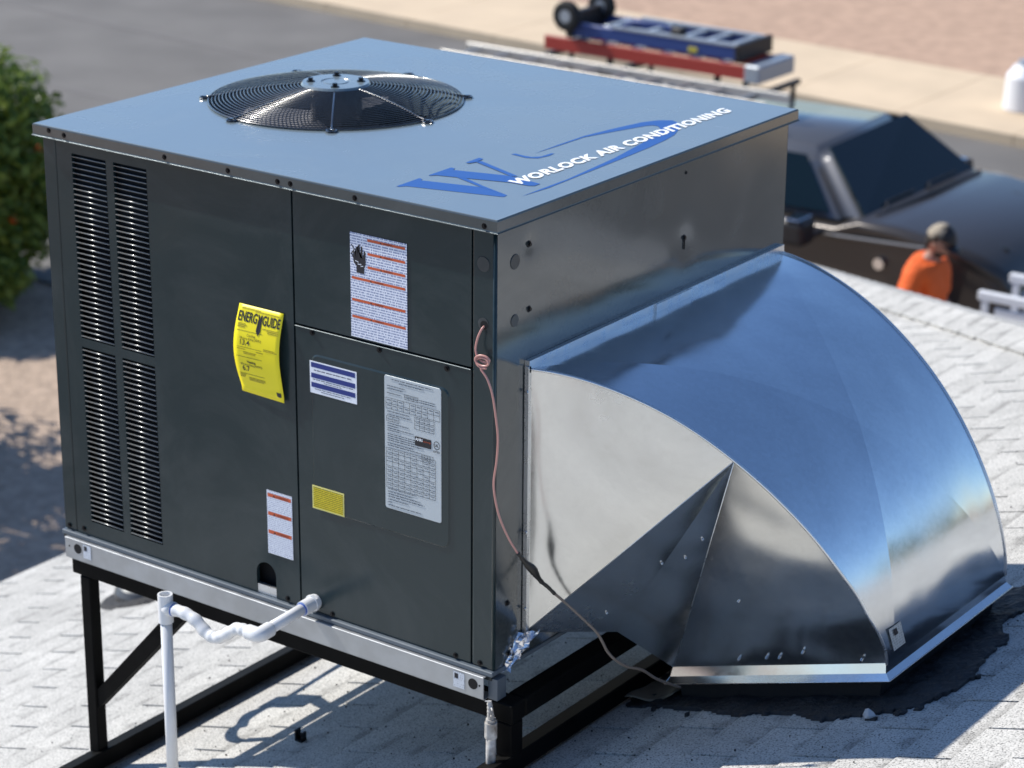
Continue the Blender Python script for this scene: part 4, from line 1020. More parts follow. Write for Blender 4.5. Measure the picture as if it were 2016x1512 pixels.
# old chipped pipe standing at the near corner
old = empty('old_gas_pipe', (.012, -.030, rz(0)), 'thin white pipe with peeling paint standing at the near corner of the stand', 'pipe')
ox, oy = .0145, -.028
bm = bmesh.new(); cyl(bm, (ox, oy, rz(ox)-.01), (ox, oy, -.105), .0108, n=16); obj('pipe', bm, M['oldpipe'], old, smooth=True)
bm = bmesh.new(); cyl(bm, (ox, oy, -.135), (ox, oy, -.098), .0138, n=16); cyl(bm, (ox, oy, -.098), (ox, oy, -.0945), .0096, n=16); cyl(bm, (ox, oy, -.0945), (ox, oy, -.090), .0112, n=16); obj('coupling', bm, M['oldpipe'], old)
bm = bmesh.new()
for i in range(5):
    cyl(bm, (ox-.001*i, oy, -.090+.008*i), (ox-.0005-.001*i, oy+.0006*i, -.081+.008*i), .0085-.0006*i, .0078-.0009*i, n=10)
for k in range(7):
    p = Vector((ox, oy, -.085+.006*k)); d = Vector((random.uniform(-1, 1), -random.random(), random.uniform(-.2, .6)))*.012
    cyl(bm, p, p+d, .0028, .0012, n=5)
obj('wrapped_end', bm, M['oldpipe'], old)

# ------------------------------------------------------------------ thermostat wire
wire = empty('thermostat_wire', (-.0275, -.004, .787), 'thin pink wire looping down from a knockout to a black taped splice', 'wire')
pts = [(-.0275, .004, .786), (-.0285, -.008, .780), (-.034, -.014, .762), (-.038, -.016, .738), (-.032, -.018, .722)]
for k in range(17):
    a = -2.6+k*2*math.pi/7; pts.append((-.017+.0165*math.cos(a), -.018-.003*math.sin(a*.5)-.0004*k, .7235-.0008*k+.0095*math.sin(a)))
pts += [(-.020, -.022, .700), (-.004, -.022, .682), (.008, -.020, .650), (.016, -.018, .600), (.0215, -.018, .555), (.0185, -.018, .505), (.010, -.016, .455), (.012, -.013, .415), (.021, -.008, .372), (.036, .004, .325), (.050, .018, .290)]
tube('conductor', pts, .0024, M['copper'], wire, n=7, sub=5)
pts2 = [(.049, .017, .292), (.055, .028, .275), (.058, .040, .260), (.063, .052, .246), (.066, .063, .229), (.070, .075, .211), (.078, .088, .196), (.088, .100, .178)]
tube('taped_splice', pts2, lambda t: (.0042+.0055*math.exp(-((t-.42)/.20)**2)+.0016*noise.noise(Vector((t*30, 0, 0)))), M['tape'], wire, n=9, sub=5)
tube('cable', [(.086, .098, .181), (.106, .122, .150), (.125, .138, .125), (.140, .150, .105), (.156, .163, .082), (.166, .172, .058), (.172, .182, .034), (.184, .196, .012), (.196, .225, -.012), (.205, .27, -.035), (.215, .32, -.075), (.225, .40, -.125)], .0032, M['cable'], wire, n=7, sub=5)

# electrical whip and disconnect behind the unit; seen only as the shadow under it
whip = empty('electrical_whip', (-1.75, .5, rz(-1.75)), 'flexible grey conduit hanging from a junction box hidden behind the unit', 'conduit')
gm = mat('grey_conduit', (.25, .26, .27), .6)
def lift(p, t): return (p[0]-.986*t, p[1]-.17*t, rz(p[0])+t)
tube('conduit', [lift(p, t) for p, t in (((-1.07, .80), .52), ((-1.055, .62), .50), ((-1.045, .50), .48), ((-1.055, .42), .46), ((-1.045, .34), .45), ((-1.02, .27), .43), ((-.975, .225), .42), ((-.92, .215), .43), ((-.86, .23), .45), ((-.80, .25), .45))], .015, gm, whip, n=10)
tube('conduit', [lift(p, t) for p, t in (((-1.02, .30), .45), ((-1.075, .40), .47), ((-1.03, .46), .47), ((-.96, .50), .48), ((-.88, .46), .48), ((-.80, .42), .48))], .018, gm, whip, n=10)
bx('junction_box', (-1.56, -1.44, .36, .44, -.13, -.03), gm, whip, bev=.004)

# ------------------------------------------------------------------ bits on the roof
def at(x, y, h=0): return Vector((x, y, rz(x)+.006+h))
bm = bmesh.new()
g = []
for i in range(9):
    g.append([bm.verts.new(at(.035+.135*i/8+.006*noise.noise(Vector((i, j, 2))), .452+.115*j/8-.012*math.sin(i*.8)*(1-j/8), .012+.012*math.sin(i*.9+j*.5)*(1-j/10))) for j in range(9)])
for i in range(8):
    for j in range(8): bm.faces.new((g[i][j], g[i+1][j], g[i+1][j+1], g[i][j+1]))
o = obj('felt_scrap', bm, M['tan'], smooth=True); s_ = o.modifiers.new('s', 'SOLIDIFY'); s_.thickness = .003
tag(o, 'curled tan felt scrap lying on the black roof cement under the duct corner', 'scrap')
bm = bmesh.new(); c = at(.717, .36, .006)
bmesh.ops.create_icosphere(bm, subdivisions=1, radius=.014, matrix=Matrix.Translation(c) @ Matrix.Diagonal((1.1, .8, .8, 1)))
for v in bm.verts: v.co += Vector((random.uniform(-1, 1), random.uniform(-1, 1), random.uniform(-1, 1)))*.003
tag(obj('roof_chip', bm, mat('pale_chip', (.5, .5, .5), .6)), 'small pale chip lying on the shingles in front of the duct', 'chip')
c = at(-.74, .212, 0); bm = bmesh.new(); box(bm, c.x-.012, c.x+.010, c.y-.010, c.y+.010, c.z, c.z+.006); box(bm, c.x-.012, c.x-.007, c.y-.010, c.y+.008, c.z, c.z+.030); box(bm, c.x+.004, c.x+.009, c.y-.006, c.y+.010, c.z, c.z+.024)
tag(obj('metal_clip', bm, M['screw']), 'small black bent clip standing on the shaded shingles under the unit', 'clip')
# specks of grit
bm = bmesh.new()
for k in range(900):
    x = random.uniform(-1.6, 1.4); y = random.uniform(-.5, 2.6)
    if x+y > 3: continue
    c = at(x, y, .001); s = random.uniform(.0008, .003)
    t = bmesh.new(); bmesh.ops.create_icosphere(t, subdivisions=0 or 1, radius=s)
    merge(bm, t, Matrix.Translation(c))
o = obj('roof_grit', bm, M['mastic']); o['kind'] = 'stuff'; tag(o, 'scattered dark grit lying on the shingles', 'grit')
# ------------------------------------------------------------------ foliage
def leaf_mat(name, c1, c2, rough=.45):
    m = mat(name, c1, rough, spec=.35); n = m.node_tree.nodes; l = m.node_tree.links; b = n['Principled BSDF']
    g = n.new('ShaderNodeNewGeometry'); rp = n.new('ShaderNodeValToRGB'); rp.color_ramp.elements[0].color = (*c1, 1); rp.color_ramp.elements[1].color = (*c2, 1)
    l.new(g.outputs['Random Per Island'], rp.inputs[0]); l.new(rp.outputs[0], b.inputs['Base Color'])
    tr = n.new('ShaderNodeBsdfTranslucent'); mx = n.new('ShaderNodeMixShader'); mx.inputs[0].default_value = .3
    l.new(rp.outputs[0], tr.inputs[0]); l.new(b.outputs[0], mx.inputs[1]); l.new(tr.outputs[0], mx.inputs[2]); l.new(mx.outputs[0], n['Material Output'].inputs[0])
    return m
M['leaf'] = leaf_mat('glossy_leaf', (.055, .11, .014), (.25, .33, .06), .35)
M['leafdark'] = leaf_mat('tree_leaf', (.03, .055, .015), (.07, .11, .03))
M['bark'] = mat('bark', (.10, .075, .055), .9, var=.3, vscale=20, bump=.5)
def crown(name, c, rad, n, size, m, parent, seed, shell=.55, clumps=26, flat_=1.0):
    rnd = random.Random(seed); cl = []
    for k in range(clumps):
        d = Vector((rnd.gauss(0, 1), rnd.gauss(0, 1), rnd.gauss(0, 1))).normalized(); q = rnd.uniform(.35, .92)
        cl.append((Vector((d.x*rad[0]*q, d.y*rad[1]*q, d.z*rad[2]*q)), rnd.uniform(.24, .42)))
    vv, ff = [], []
    for i in range(n):
        cc, cr = cl[rnd.randrange(clumps)]
        d = Vector((rnd.gauss(0, 1), rnd.gauss(0, 1), rnd.gauss(0, 1))).normalized()*(shell+(1-shell)*rnd.random())
        p = Vector(c)+cc+Vector((d.x*rad[0]*cr, d.y*rad[1]*cr, d.z*rad[2]*cr))
        if p.z < G+.03: continue
        nn = (d+Vector((rnd.gauss(0, .6), rnd.gauss(0, .6), rnd.gauss(0, .6)+.5))).normalized()
        u = nn.orthogonal().normalized(); u = (Matrix.Rotation(rnd.uniform(0, 6.28), 3, nn) @ u); w = nn.cross(u)
        s = size*rnd.uniform(.6, 1.25); k0 = len(vv)
        vv += [p-u*s, p-w*s*.42+nn*s*.12, p+u*s, p+w*s*.42+nn*s*.12]; ff.append((k0, k0+1, k0+2, k0+3))
    me = bpy.data.meshes.new(name); me.from_pydata(vv, [], ff); me.update(); o = link(name, me, m, parent); o['kind'] = 'stuff'; return o
def trunk(base, top, r, parent, limbs=5, seed=0, spread=.8):
    rnd = random.Random(seed); bm = bmesh.new(); b, t = Vector(base), Vector(top)
    sweep(bm, smooth_path([b, b.lerp(t, .5)+Vector((.05, .03, 0))*r*4, t], 5), lambda q: r*(1.15-.5*q), 9)
    for k in range(limbs):
        a = 6.28*k/limbs+rnd.uniform(-.4, .4); s = b.lerp(t, rnd.uniform(.55, 1)); e = t+Vector((math.cos(a)*spread, math.sin(a)*spread, spread*rnd.uniform(.5, 1.1)))
        sweep(bm, smooth_path([s, s.lerp(e, .5)+Vector((0, 0, .1*spread)), e], 4), lambda q: r*(.55-.4*q), 6)
    return obj('trunk', bm, M['bark'], parent, smooth=True, auto=True)
sh = empty('citrus_shrub', (-13.13, 9.70, G), 'dense green shrub dotted with orange fruit beside the street, left of the unit', 'shrub')
crown('foliage', (-13.13, 9.70, -3.05), (1.16, 1.16, 1.25), 26000, .062, M['leaf'], sh, 5, clumps=40)
crown('foliage', (-13.0, 9.72, -3.55), (1.06, 1.06, .75), 12000, .062, M['leaf'], sh, 15, clumps=30)
trunk((-13.13, 9.70, G), (-13.13, 9.70, -3.3), .06, sh, 7, 3, .5)
om = mat('orange_fruit', (.60, .10, .012), .5)
for k, (x, y, z) in enumerate(((-12.14, 10.05, -2.80), (-12.10, 9.68, -3.32), (-12.3, 9.35, -2.5), (-12.20, 9.55, -3.75))):
    bm = bmesh.new(); bmesh.ops.create_icosphere(bm, subdivisions=2, radius=.04, matrix=Matrix.Translation((x, y, z))); obj('fruit', bm, om, sh, smooth=True)
def tree(loc, h, r, n, size, label, seed, group=None):
    t = empty('tree', (*loc, G), label, 'tree', group)
    crown('crown', (loc[0], loc[1], G+h-r*.8), (r, r, r*.85), n, size, M['leafdark'], t, seed, clumps=34)
    trunk((loc[0], loc[1], G), (loc[0], loc[1], G+h-r*1.3), .09+.02*h, t, 6, seed, r*.6)
tree((-11.35, 6.45), 3.5, 1.55, 6500, .09, 'yard tree just outside the left edge that shades the gravel below the eave', 8)
for i, (x, y, h, r) in enumerate(((17, 24, 7, 3.4), (25, 17, 6, 3.0), (27, 3, 7.5, 3.6), (9, 33, 8, 3.8), (22, -12, 7, 3.5), (3, 36, 6.5, 3.0))):
    tree((x, y), h, r, 2600, .34, ['tall shade tree across the street behind the viewer', 'round shade tree beyond the ridge', 'broad shade tree in the next yard', 'large tree beyond the far yard', 'shade tree beyond the back ridge', 'small tree at the far yard edge'][i], 30+i)
nh = empty('neighbour_house', (17, 9, G), 'low tan neighbouring house with a shallow gable roof beyond the ridge', 'house')
bx('wall', (13.5, 21, 3, 16, G, G+2.7), M['wall'], nh)
bm = bmesh.new(); v = [bm.verts.new(p) for p in ((13, 2.5, G+2.7), (21.5, 2.5, G+2.7), (21.5, 16.5, G+2.7), (13, 16.5, G+2.7), (17.25, 2.5, G+4.1), (17.25, 16.5, G+4.1))]
for q in ((0, 4, 5, 3), (1, 2, 5, 4), (0, 1, 4), (2, 3, 5), (0, 3, 2, 1)): bm.faces.new([v[i] for i in q])
obj('roof', bm, mat('brown_roof', (.13, .10, .08), .9, var=.2), nh, auto=True)

# ------------------------------------------------------------------ pickup with rack
M['car'] = mat('dark_grey_car_paint', (.060, .052, .046), .28, metal=.4, coat=.35)
M['pillar'] = mat('car_paint_reflection_grey', (.17, .17, .175), .32, metal=.5, coat=.8)  # truck body paint lightened to stand for reflections on cab and pillars
M['glass'] = mat('tinted_glass', (.002, .007, .008), .04, spec=.45)
M['chrome'] = mat('chrome', (.75, .76, .78), .12, metal=1)
M['rubber'] = mat('tyre_rubber', (.018, .018, .018), .8)
M['plastic'] = mat('black_plastic', (.015, .013, .014), .5)
tk = empty('pickup_truck', (-6.7, 13.07, G), 'dark grey truck with ladder rack parked in the street behind the roof', 'truck')
ZO = G+4.2
out = [(-9.30, -3.72), (-9.36, -3.35), (-9.34, -2.92), (-9.22, -2.82), (-5.72, -2.80), (-5.52, -2.725), (-5.20, -2.735), (-4.86, -2.775), (-4.56, -2.86), (-4.38, -2.98), (-4.30, -3.18), (-4.27, -3.50), (-4.32, -3.74)]
def arch(xc, r=.44):
    return [(xc+r*math.cos(a), -3.80+r*math.sin(a)) for a in [math.pi*k/10 for k in range(11)]]
out = out+arch(-4.98)+arch(-8.35)
out = [(x, max(z, -3.8)) for x, z in out]
YN, YF_ = 12.06, 14.10
bm = bmesh.new(); rings = []
for y, ins in ((YN+.03, .10), (YN, .045), (YN+.02, .015), (YN+.12, 0), (YF_-.12, 0), (YF_-.02, .015), (YF_, .045), (YF_-.03, .10)):
    rg = []
    for x, z in out:
        top = z > -3.0; zz = z-(ins if top else 0); xx = x-(ins*.8 if x > -4.6 and z > -3.76 and top else 0)
        yy2 = y
        if x > -4.9: yy2 = y+(.22*((x+4.9)/.62)**2 if y < 13 else -.22*((x+4.9)/.62)**2)
        rg.append(bm.verts.new((xx, yy2, zz)))
    rings.append(rg)
n = len(out)
for a, b in zip(rings, rings[1:]):
    for i in range(n): j = (i+1) % n; bm.faces.new((a[i], a[j], b[j], b[i]))
for rg in (rings[0], rings[-1]):
    f = bm.faces.new(rg); bmesh.ops.triangulate(bm, faces=[f], ngon_method='EAR_CLIP')
body = obj('body', bm, M['car'], tk, smooth=False, auto=True)
body.data.polygons.foreach_set('use_smooth', [len(p.vertices) == 4 for p in body.data.polygons])
# cab
base = [(-5.58, 12.16, -2.77), (-5.52, 14.12, -2.77), (-9.05, 14.06, -2.83), (-9.05, 12.14, -2.83)]
topc = [(-6.04, 12.40, -2.32), (-6.06, 13.80, -2.30), (-8.75, 13.76, -2.34), (-8.75, 12.44, -2.34)]
bm = bmesh.new(); b = [bm.verts.new(p) for p in base]; t = [bm.verts.new(p) for p in topc]
for i in range(4): j = (i+1) % 4; bm.faces.new((b[i], b[j], t[j], t[i]))
bm.faces.new(t); bmesh.ops.recalc_face_normals(bm, faces=bm.faces[:])
bmesh.ops.bevel(bm, geom=[e for e in bm.edges if all(v in t for v in e.verts) or (e.verts[0] in b) != (e.verts[1] in b)], offset=.11, segments=5, affect='EDGES')
obj('cab', bm, M['pillar'], tk, smooth=True)
bm = bmesh.new()
for k in range(5): y = 12.64+.22*k; box(bm, -8.6, -6.22, y, y+.06, -2.342, -2.322, bev=.006)
obj('roof_rib', bm, M['pillar'], tk)
bx('roof_skin', (-8.66, -6.14, 12.54, 13.64, -2.345, -2.328), M['car'], tk, bev=.006)
def gpanel(name, c4, offs, m, parent, sub=1):
    o4 = [Vector(p)+Vector(offs) for p in c4]; bm = bmesh.new(); bm.faces.new([bm.verts.new(p) for p in o4])
    o = obj(name, bm, m, parent); s = o.modifiers.new('s', 'SOLIDIFY'); s.thickness = .012; s.offset = 0; return o
B, T_ = base, topc
def lerp3(a, b, t): return Vector(a).lerp(Vector(b), t)
def patch(q, u0, u1, v0, v1):      # q = (base a, base b, top b, top a)
    f = lambda u, v: lerp3(lerp3(q[0], q[1], u), lerp3(q[3], q[2], u), v)
    return [f(u0, v0), f(u1, v0), f(u1, v1), f(u0, v1)]
ws = gpanel('windshield', patch((B[0], B[1], T_[1], T_[0]), .045, .955, .02, .97), (.022, 0, .018), M['glass'], tk)
for k in (0, 1):
    q = (B[0], B[3], T_[3], T_[0]) if k == 0 else (B[1], B[2], T_[2], T_[1]); dy = -.02 if k == 0 else .02
    gpanel('side_window', patch(q, .055, .33, .08, .88), (0, dy, .006), M['glass'], tk)
    gpanel('side_window', patch(q, .36, .66, .08, .88), (0, dy, .006), M['glass'], tk)
    gpanel('side_window', patch(q, .69, .95, .08, .88), (0, dy, .006), M['glass'], tk)
bm = bmesh.new(); sweep(bm, [(-5.48, 12.30, -2.735), (-5.43, 13.10, -2.720), (-5.44, 13.96, -2.735)], .022, 6); obj('cowl', bm, M['plastic'], tk, auto=True)
for y0, y1 in ((12.5, 13.05), (13.2, 13.75)):
    bm = bmesh.new(); sweep(bm, [(-5.50, y0, -2.72), (-5.56, y0+.1, -2.70), (-5.55, y1, -2.70)], .008, 5); obj('wiper', bm, M['plastic'], tk, auto=True)
for sgn, y in ((-1, 12.03), (1, 14.13)):
    h_ = .11 if sgn < 0 else .05; bm = bmesh.new(); box(bm, -5.94, -5.74, y+sgn*.30-h_, y+sgn*.30+h_, -2.88, -2.68 if sgn < 0 else -2.78, bev=.045 if sgn < 0 else .02, seg=3); mr_ = obj('mirror', bm, M['plastic'], tk)
    bm = bmesh.new(); box(bm, -5.90, -5.76, min(y, y+sgn*.26), max(y, y+sgn*.26), -2.85, -2.81, bev=.01); obj('mirror_arm', bm, M['plastic'], mr_)
    bm = bmesh.new(); box(bm, -5.90, -5.78, y+sgn*.30-.08*(sgn < 0)-.03, y+sgn*.30+.08*(sgn < 0)+.03, -2.682 if sgn < 0 else -2.782, -2.668 if sgn < 0 else -2.775, bev=.006); obj('mirror_cap', bm, M['chrome'], mr_)
for y in (12.50, 13.66):
    bm = bmesh.new(); sweep(bm, [(-5.40, y, -2.738), (-4.95, y-.0, -2.772), (-4.50, y+(.05 if y < 13 else -.05), -2.885)], .012, 6); obj('hood_crease', bm, M['car'], tk, smooth=True, auto=True)
bm = bmesh.new(); box(bm, -4.22, -4.08, 12.22, 13.94, -3.72, -3.50, bev=.04, seg=2); obj('front_bumper', bm, M['chrome'], tk)
bm = bmesh.new(); box(bm, -4.285, -4.25, 12.62, 13.52, -3.42, -3.12, bev=.01); gr = obj('grille', bm, M['plastic'], tk)
for k in range(4): bx('grille_bar', (-4.25, -4.235, 12.64, 13.50, -3.38+.07*k, -3.355+.07*k), M['chrome'], gr)
for y in (12.40, 13.58): bx('headlight', (-4.33, -4.262, y, y+.2, -3.36, -3.14), mat('lamp_glass', (.6, .6, .62), .1), tk, bev=.02)
for x in (-6.75, -7.85): bx('door_seam', (x-.006, x+.006, YN-.004, YN+.004, -3.70, -2.98), M['plastic'], tk)
for x in (-6.55, -7.65): bx('door_handle', (x-.09, x+.09, YN-.035, YN-.008, -3.12, -3.085), M['chrome'], tk, bev=.008)
bm = bmesh.new(); sweep(bm, [(-9.2, YN+.0, -2.875), (-5.7, YN-.002, -2.865), (-4.95, YN+.0, -2.83)], .012, 5); obj('belt_line', bm, M['pillar'], tk, auto=True)
bm = bmesh.new(); cyl(bm, (-5.32, YN+.02, -3.02), (-5.32, YN-.012, -3.02), .045, n=14); obj('side_marker', bm, M['chrome'], tk)
for x in (-4.98, -8.35):
    for y, s in ((12.20, -1), (13.96, 1)):
        bm = bmesh.new(); n_ = 28
        pr = [(.24, -.11), (.34, -.12), (.385, -.09), (.39, 0), (.385, .09), (.34, .12), (.24, .11)]; prev = None; first = None
        for k in range(n_+1):
            a = 2*math.pi*k/n_; cur = [bm.verts.new((x+r_*math.cos(a), y+w_2, -3.81+r_*math.sin(a))) for r_, w_2 in pr] if k < n_ else first
            if prev:
                for i in range(len(pr)-1): bm.faces.new((prev[i], prev[i+1], cur[i+1], cur[i]))
            else: first = cur
            prev = cur
        wh = obj('wheel', bm, M['rubber'], tk, smooth=True, auto=True)
        bm = bmesh.new(); cyl(bm, (x, y+s*.02, -3.81), (x, y+s*.09, -3.81), .235, .20, n=24)
        for k in range(6): a = k*math.pi/3; cyl(bm, (x, y+s*.095, -3.81), (x+.2*math.cos(a), y+s*.10, -3.81+.2*math.sin(a)), .03, .04, n=6)
        obj('rim', bm, M['chrome'], wh)
# rack on the cab
for x in (-7.05, -8.45):
    bm = bmesh.new(); box(bm, x-.02, x+.02, 12.42, 13.80, -2.205, -2.165)
    for y in (12.46, 13.70): box(bm, x-.015, x+.015, y, y+.03, -2.345, -2.205)
    obj('rack_hoop', bm, M['plastic'], tk)
for x in (-9.28,):
    bm = bmesh.new(); box(bm, x-.02, x+.02, 12.42, 13.80, -2.205, -2.165)
    for y in (12.46, 13.70): box(bm, x-.015, x+.015, y, y+.03, -2.86, -2.205)
    obj('rack_hoop', bm, M['plastic'], tk)
for x in (-7.40, -8.45):
    for y in (13.06, 13.52): bx('rack_riser', (x-.02, x+.02, y, y+.04, -2.345 if x > -8 else -2.165, -2.057), M['plastic'], tk)
# aluminium ladder lying on the rack
al = mat('aluminium', (.62, .60, .56), .45, metal=.5)
def ladder(name, x0, x1, y0, y1, z, ht, mr, ms, label, step=.305, wid=.028):
    t = empty(name, ((x0+x1)/2, (y0+y1)/2, z), label, 'ladder')
    for y in (y0, y1-wid): bx('side_rail', (x0, x1, y, y+wid, z, z+ht), mr, t, bev=.004)
    x = x0+.15
    while x < x1-.05:
        bm = bmesh.new(); cyl(bm, (x, y0+wid, z+ht*.5), (x, y1-wid, z+ht*.5), .017, n=8); obj('rung', bm, ms, t); x += step
    return t
ladder('extension_ladder', -9.86, -6.66, 12.58, 12.98, -2.163, .075, al, al, 'long aluminium extension ladder on the near side of the truck rack')
M['red'] = mat('red_fibreglass', (.42, .045, .03), .5); M['dblue'] = mat('blue_paint', (.025, .06, .22), .45); M['lgrey'] = mat('pale_grey_metal', (.42, .46, .50), .4, metal=.4)
rl = ladder('step_ladder', -9.10, -7.12, 13.04, 13.58, -2.055, .115, M['red'], al, 'folded red fibreglass stepladder on the rack beneath the blue hand truck', .30, .035)
bx('ladder_cap', (-7.12, -6.98, 13.02, 13.60, -2.07, -1.925), M['lgrey'], rl, bev=.012)
for k in range(6): bx('step', (-8.8+.28*k, -8.72+.28*k, 13.08, 13.54, -1.955, -1.942), al, rl)
ht = empty('hand_truck', (-8.0, 13.3, -1.96), 'blue appliance hand truck with two black wheels lying on the red ladder', 'hand truck')
for y in (13.06, 13.50): bx('frame_rail', (-8.95, -7.08, y, y+.05, -1.975, -1.865), M['dblue'], ht, bev=.006)
for k, x in enumerate((-8.6, -8.15, -7.75, -7.48, -7.20)): bx('cross_bar', (x-.035, x+.035, 13.112, 13.498, -1.885, -1.860), M['lgrey'], ht, bev=.004)
for y in (13.055, 13.495): bx('pale_edge', (-8.5, -7.06, y, y+.06, -1.864, -1.845), M['lgrey'], ht)
bx('toe_plate', (-7.10, -7.05, 13.04, 13.58, -1.98, -1.84), M['plastic'], ht, bev=.006)
tube('handle', [(-8.4, 13.10, -1.85), (-8.3, 13.12, -1.80), (-8.0, 13.14, -1.79), (-7.8, 13.15, -1.84)], .016, M['dblue'], ht)
bx('strap_ratchet', (-7.86, -7.74, 13.10, 13.20, -1.862, -1.79), M['plastic'], ht, bev=.01)
bx('yellow_decal', (-7.62, -7.52, 13.053, 13.06, -1.955, -1.915), mat('yellow_decal', (.6, .5, .05), .5), ht)
for y in (13.00, 13.52):
    bm = bmesh.new(); n_ = 22; prev = None
    pr = [(.05, -.03), (.10, -.038), (.125, -.03), (.13, 0), (.125, .03), (.10, .038), (.05, .03)]
    for k in range(n_+1):
        a = 2*math.pi*k/n_; cur = [bm.verts.new((-8.98+r_*math.cos(a), y+w2, -1.80+r_*math.sin(a))) for r_, w2 in pr] if k < n_ else first
        if prev:
            for i in range(6): bm.faces.new((prev[i], prev[i+1], cur[i+1], cur[i]))
        else: first = cur
        prev = cur
    wh = obj('wheel', bm, M['rubber'], ht, smooth=True, auto=True)
    bm = bmesh.new(); cyl(bm, (-8.98, y-.032, -1.80), (-8.98, y+.032, -1.80), .055, n=14); obj('hub', bm, M['lgrey'], wh)
bx('axle_bracket', (-9.02, -8.94, 13.04, 13.50, -1.99, -1.78), M['plastic'], ht)

hs = Matrix.Translation((0, 0, .062)) @ Matrix.Translation((-8.0, 0, 0)) @ Matrix.Diagonal((.86, 1, 1, 1)) @ Matrix.Translation((8.0-.0, 0, 0))
for o in [q for q in C.objects if q.parent == ht or (q.parent and q.parent.parent == ht)]:
    w_ = 'wheel' in o.name or 'hub' in o.name
    o.data.transform(Matrix.Translation((.14, 0, .062)) if w_ else hs)

# ------------------------------------------------------------------ white rack by the truck, white container across the street
M['wpaint'] = mat('white_paint', (.75, .76, .78), .45)
wr = empty('white_cart', (-3.6, 11.2, G), 'white metal utility cart in front of the truck at the right edge', 'cart')
for y in (11.25, 11.75): bx('top_rail', (-4.13, -2.9, y, y+.05, -2.86, -2.795), M['wpaint'], wr, bev=.006)
for x in (-4.10, -3.55, -2.95):
    for y in (11.255, 11.755): bx('post', (x, x+.04, y, y+.04, G+.12, -2.861), M['wpaint'], wr)
bx('side_board', (-4.0, -2.9, 11.262, 11.28, -3.06, -2.90), M['wpaint'], wr); bx('deck', (-4.12, -2.9, 11.26, 11.80, -3.30, -3.26), M['wpaint'], wr)
for x in (-4.0, -3.0):
    bm = bmesh.new(); cyl(bm, (x, 11.26, G+.10), (x, 11.31, G+.10), .10, n=16); obj('caster', bm, M['rubber'], wr)
wc = empty('white_container', (-8.42, 21.45, G+.12), 'white rounded container on the far sidewalk at the right edge', 'container')
bm = bmesh.new(); cyl(bm, (-8.42, 21.45, G+.13), (-8.42, 21.45, G+.5), .26, .24, n=24); cyl(bm, (-8.42, 21.45, G+.5), (-8.42, 21.45, G+.62), .24, .15, n=24); obj('tub', bm, M['wpaint'], wc, smooth=False)
bm = bmesh.new(); cyl(bm, (-8.42, 21.45, G+.62), (-8.42, 21.45, G+.67), .12, n=20); obj('lid', bm, M['lgrey'], wc)

# ------------------------------------------------------------------ person
M['skin'] = mat('skin', (.36, .19, .13), .5); M['shirt'] = mat('orange_shirt', (.80, .13, .02), .8, bump=.9, bscale=11, bdist=.03)
M['jeans'] = mat('dark_trousers', (.02, .022, .03), .85); M['hair'] = mat('dark_hair', (.02, .014, .01), .8); M['capt'] = mat('tan_cap_mesh', (.34, .29, .22), .85)
def skin_mesh(name, pts, edges, radii, sub=2, extra=None, voxel=None):
    me = bpy.data.meshes.new(name+'_s'); me.from_pydata(pts, edges, []); o = bpy.data.objects.new(name+'_s', me); C.objects.link(o)
    md = o.modifiers.new('skin', 'SKIN'); md.use_smooth_shade = True
    for i, r in enumerate(radii): me.skin_vertices[0].data[i].radius = (r, r) if not isinstance(r, tuple) else r
    me.skin_vertices[0].data[0].use_root = True
    s = o.modifiers.new('sub', 'SUBSURF'); s.levels = sub; s.render_levels = sub
    dg = bpy.context.evaluated_depsgraph_get(); r = bpy.data.meshes.new_from_object(o.evaluated_get(dg)); bpy.data.objects.remove(o)
    if extra is not None:
        bm = bmesh.new(); bm.from_mesh(r)
        for e in extra: merge(bm, e)
        bm.to_mesh(r); bm.free()
    if voxel:
        o = bpy.data.objects.new('t', r); C.objects.link(o); m_ = o.modifiers.new('r', 'REMESH'); m_.mode = 'VOXEL'; m_.voxel_size = voxel; m_.use_smooth_shade = True
        s = o.modifiers.new('sm', 'SMOOTH'); s.iterations = 3
        dg = bpy.context.evaluated_depsgraph_get(); r = bpy.data.meshes.new_from_object(o.evaluated_get(dg)); bpy.data.objects.remove(o)
    r.materials.clear(); r.name = name
    for p in r.polygons: p.use_smooth = True
    return r
PL = Vector((-4.66, 11.50, G+.0))
per = empty('person', PL, 'person in a bright orange t-shirt and black fronted cap walking past the dark truck', 'person')
def Pp(x, y, z): return PL+Vector((x, y, z))
hd = bmesh.new(); bmesh.ops.create_uvsphere(hd, u_segments=24, v_segments=18, radius=1)
for v in hd.verts:
    x, y, z = v.co; jaw = max(0, -z); 
    v.co = Vector((x*.098*(1-.10*jaw)+.012*jaw+(.004 if x > .9 else 0), y*.076*(1-.22*jaw*jaw), z*.118))
nose = bmesh.new(); cyl(nose, (.088, 0, .012), (.112, 0, -.020), .007, .014, n=8)
for s in (-1, 1):
    t = bmesh.new(); bmesh.ops.create_uvsphere(t, u_segments=8, v_segments=6, radius=1)
    merge(nose, t, Matrix.Translation((-.005, s*.077, -.005)) @ Matrix.Diagonal((.020, .010, .030, 1)))
    t = bmesh.new(); bmesh.ops.create_uvsphere(t, u_segments=8, v_segments=6, radius=1)
    merge(nose, t, Matrix.Translation((.072, s*.032, .028)) @ Matrix.Diagonal((.022, .022, .009, 1)))
lips = bmesh.new(); cyl(lips, (.084, -.022, -.056), (.084, .022, -.056), .010, n=6)
HM = Matrix.Translation(Pp(.10, 0, 1.625)) @ Matrix.Rotation(R(24), 4, 'Y')
for t in (hd, nose, lips): bmesh.ops.transform(t, matrix=HM, verts=t.verts[:])
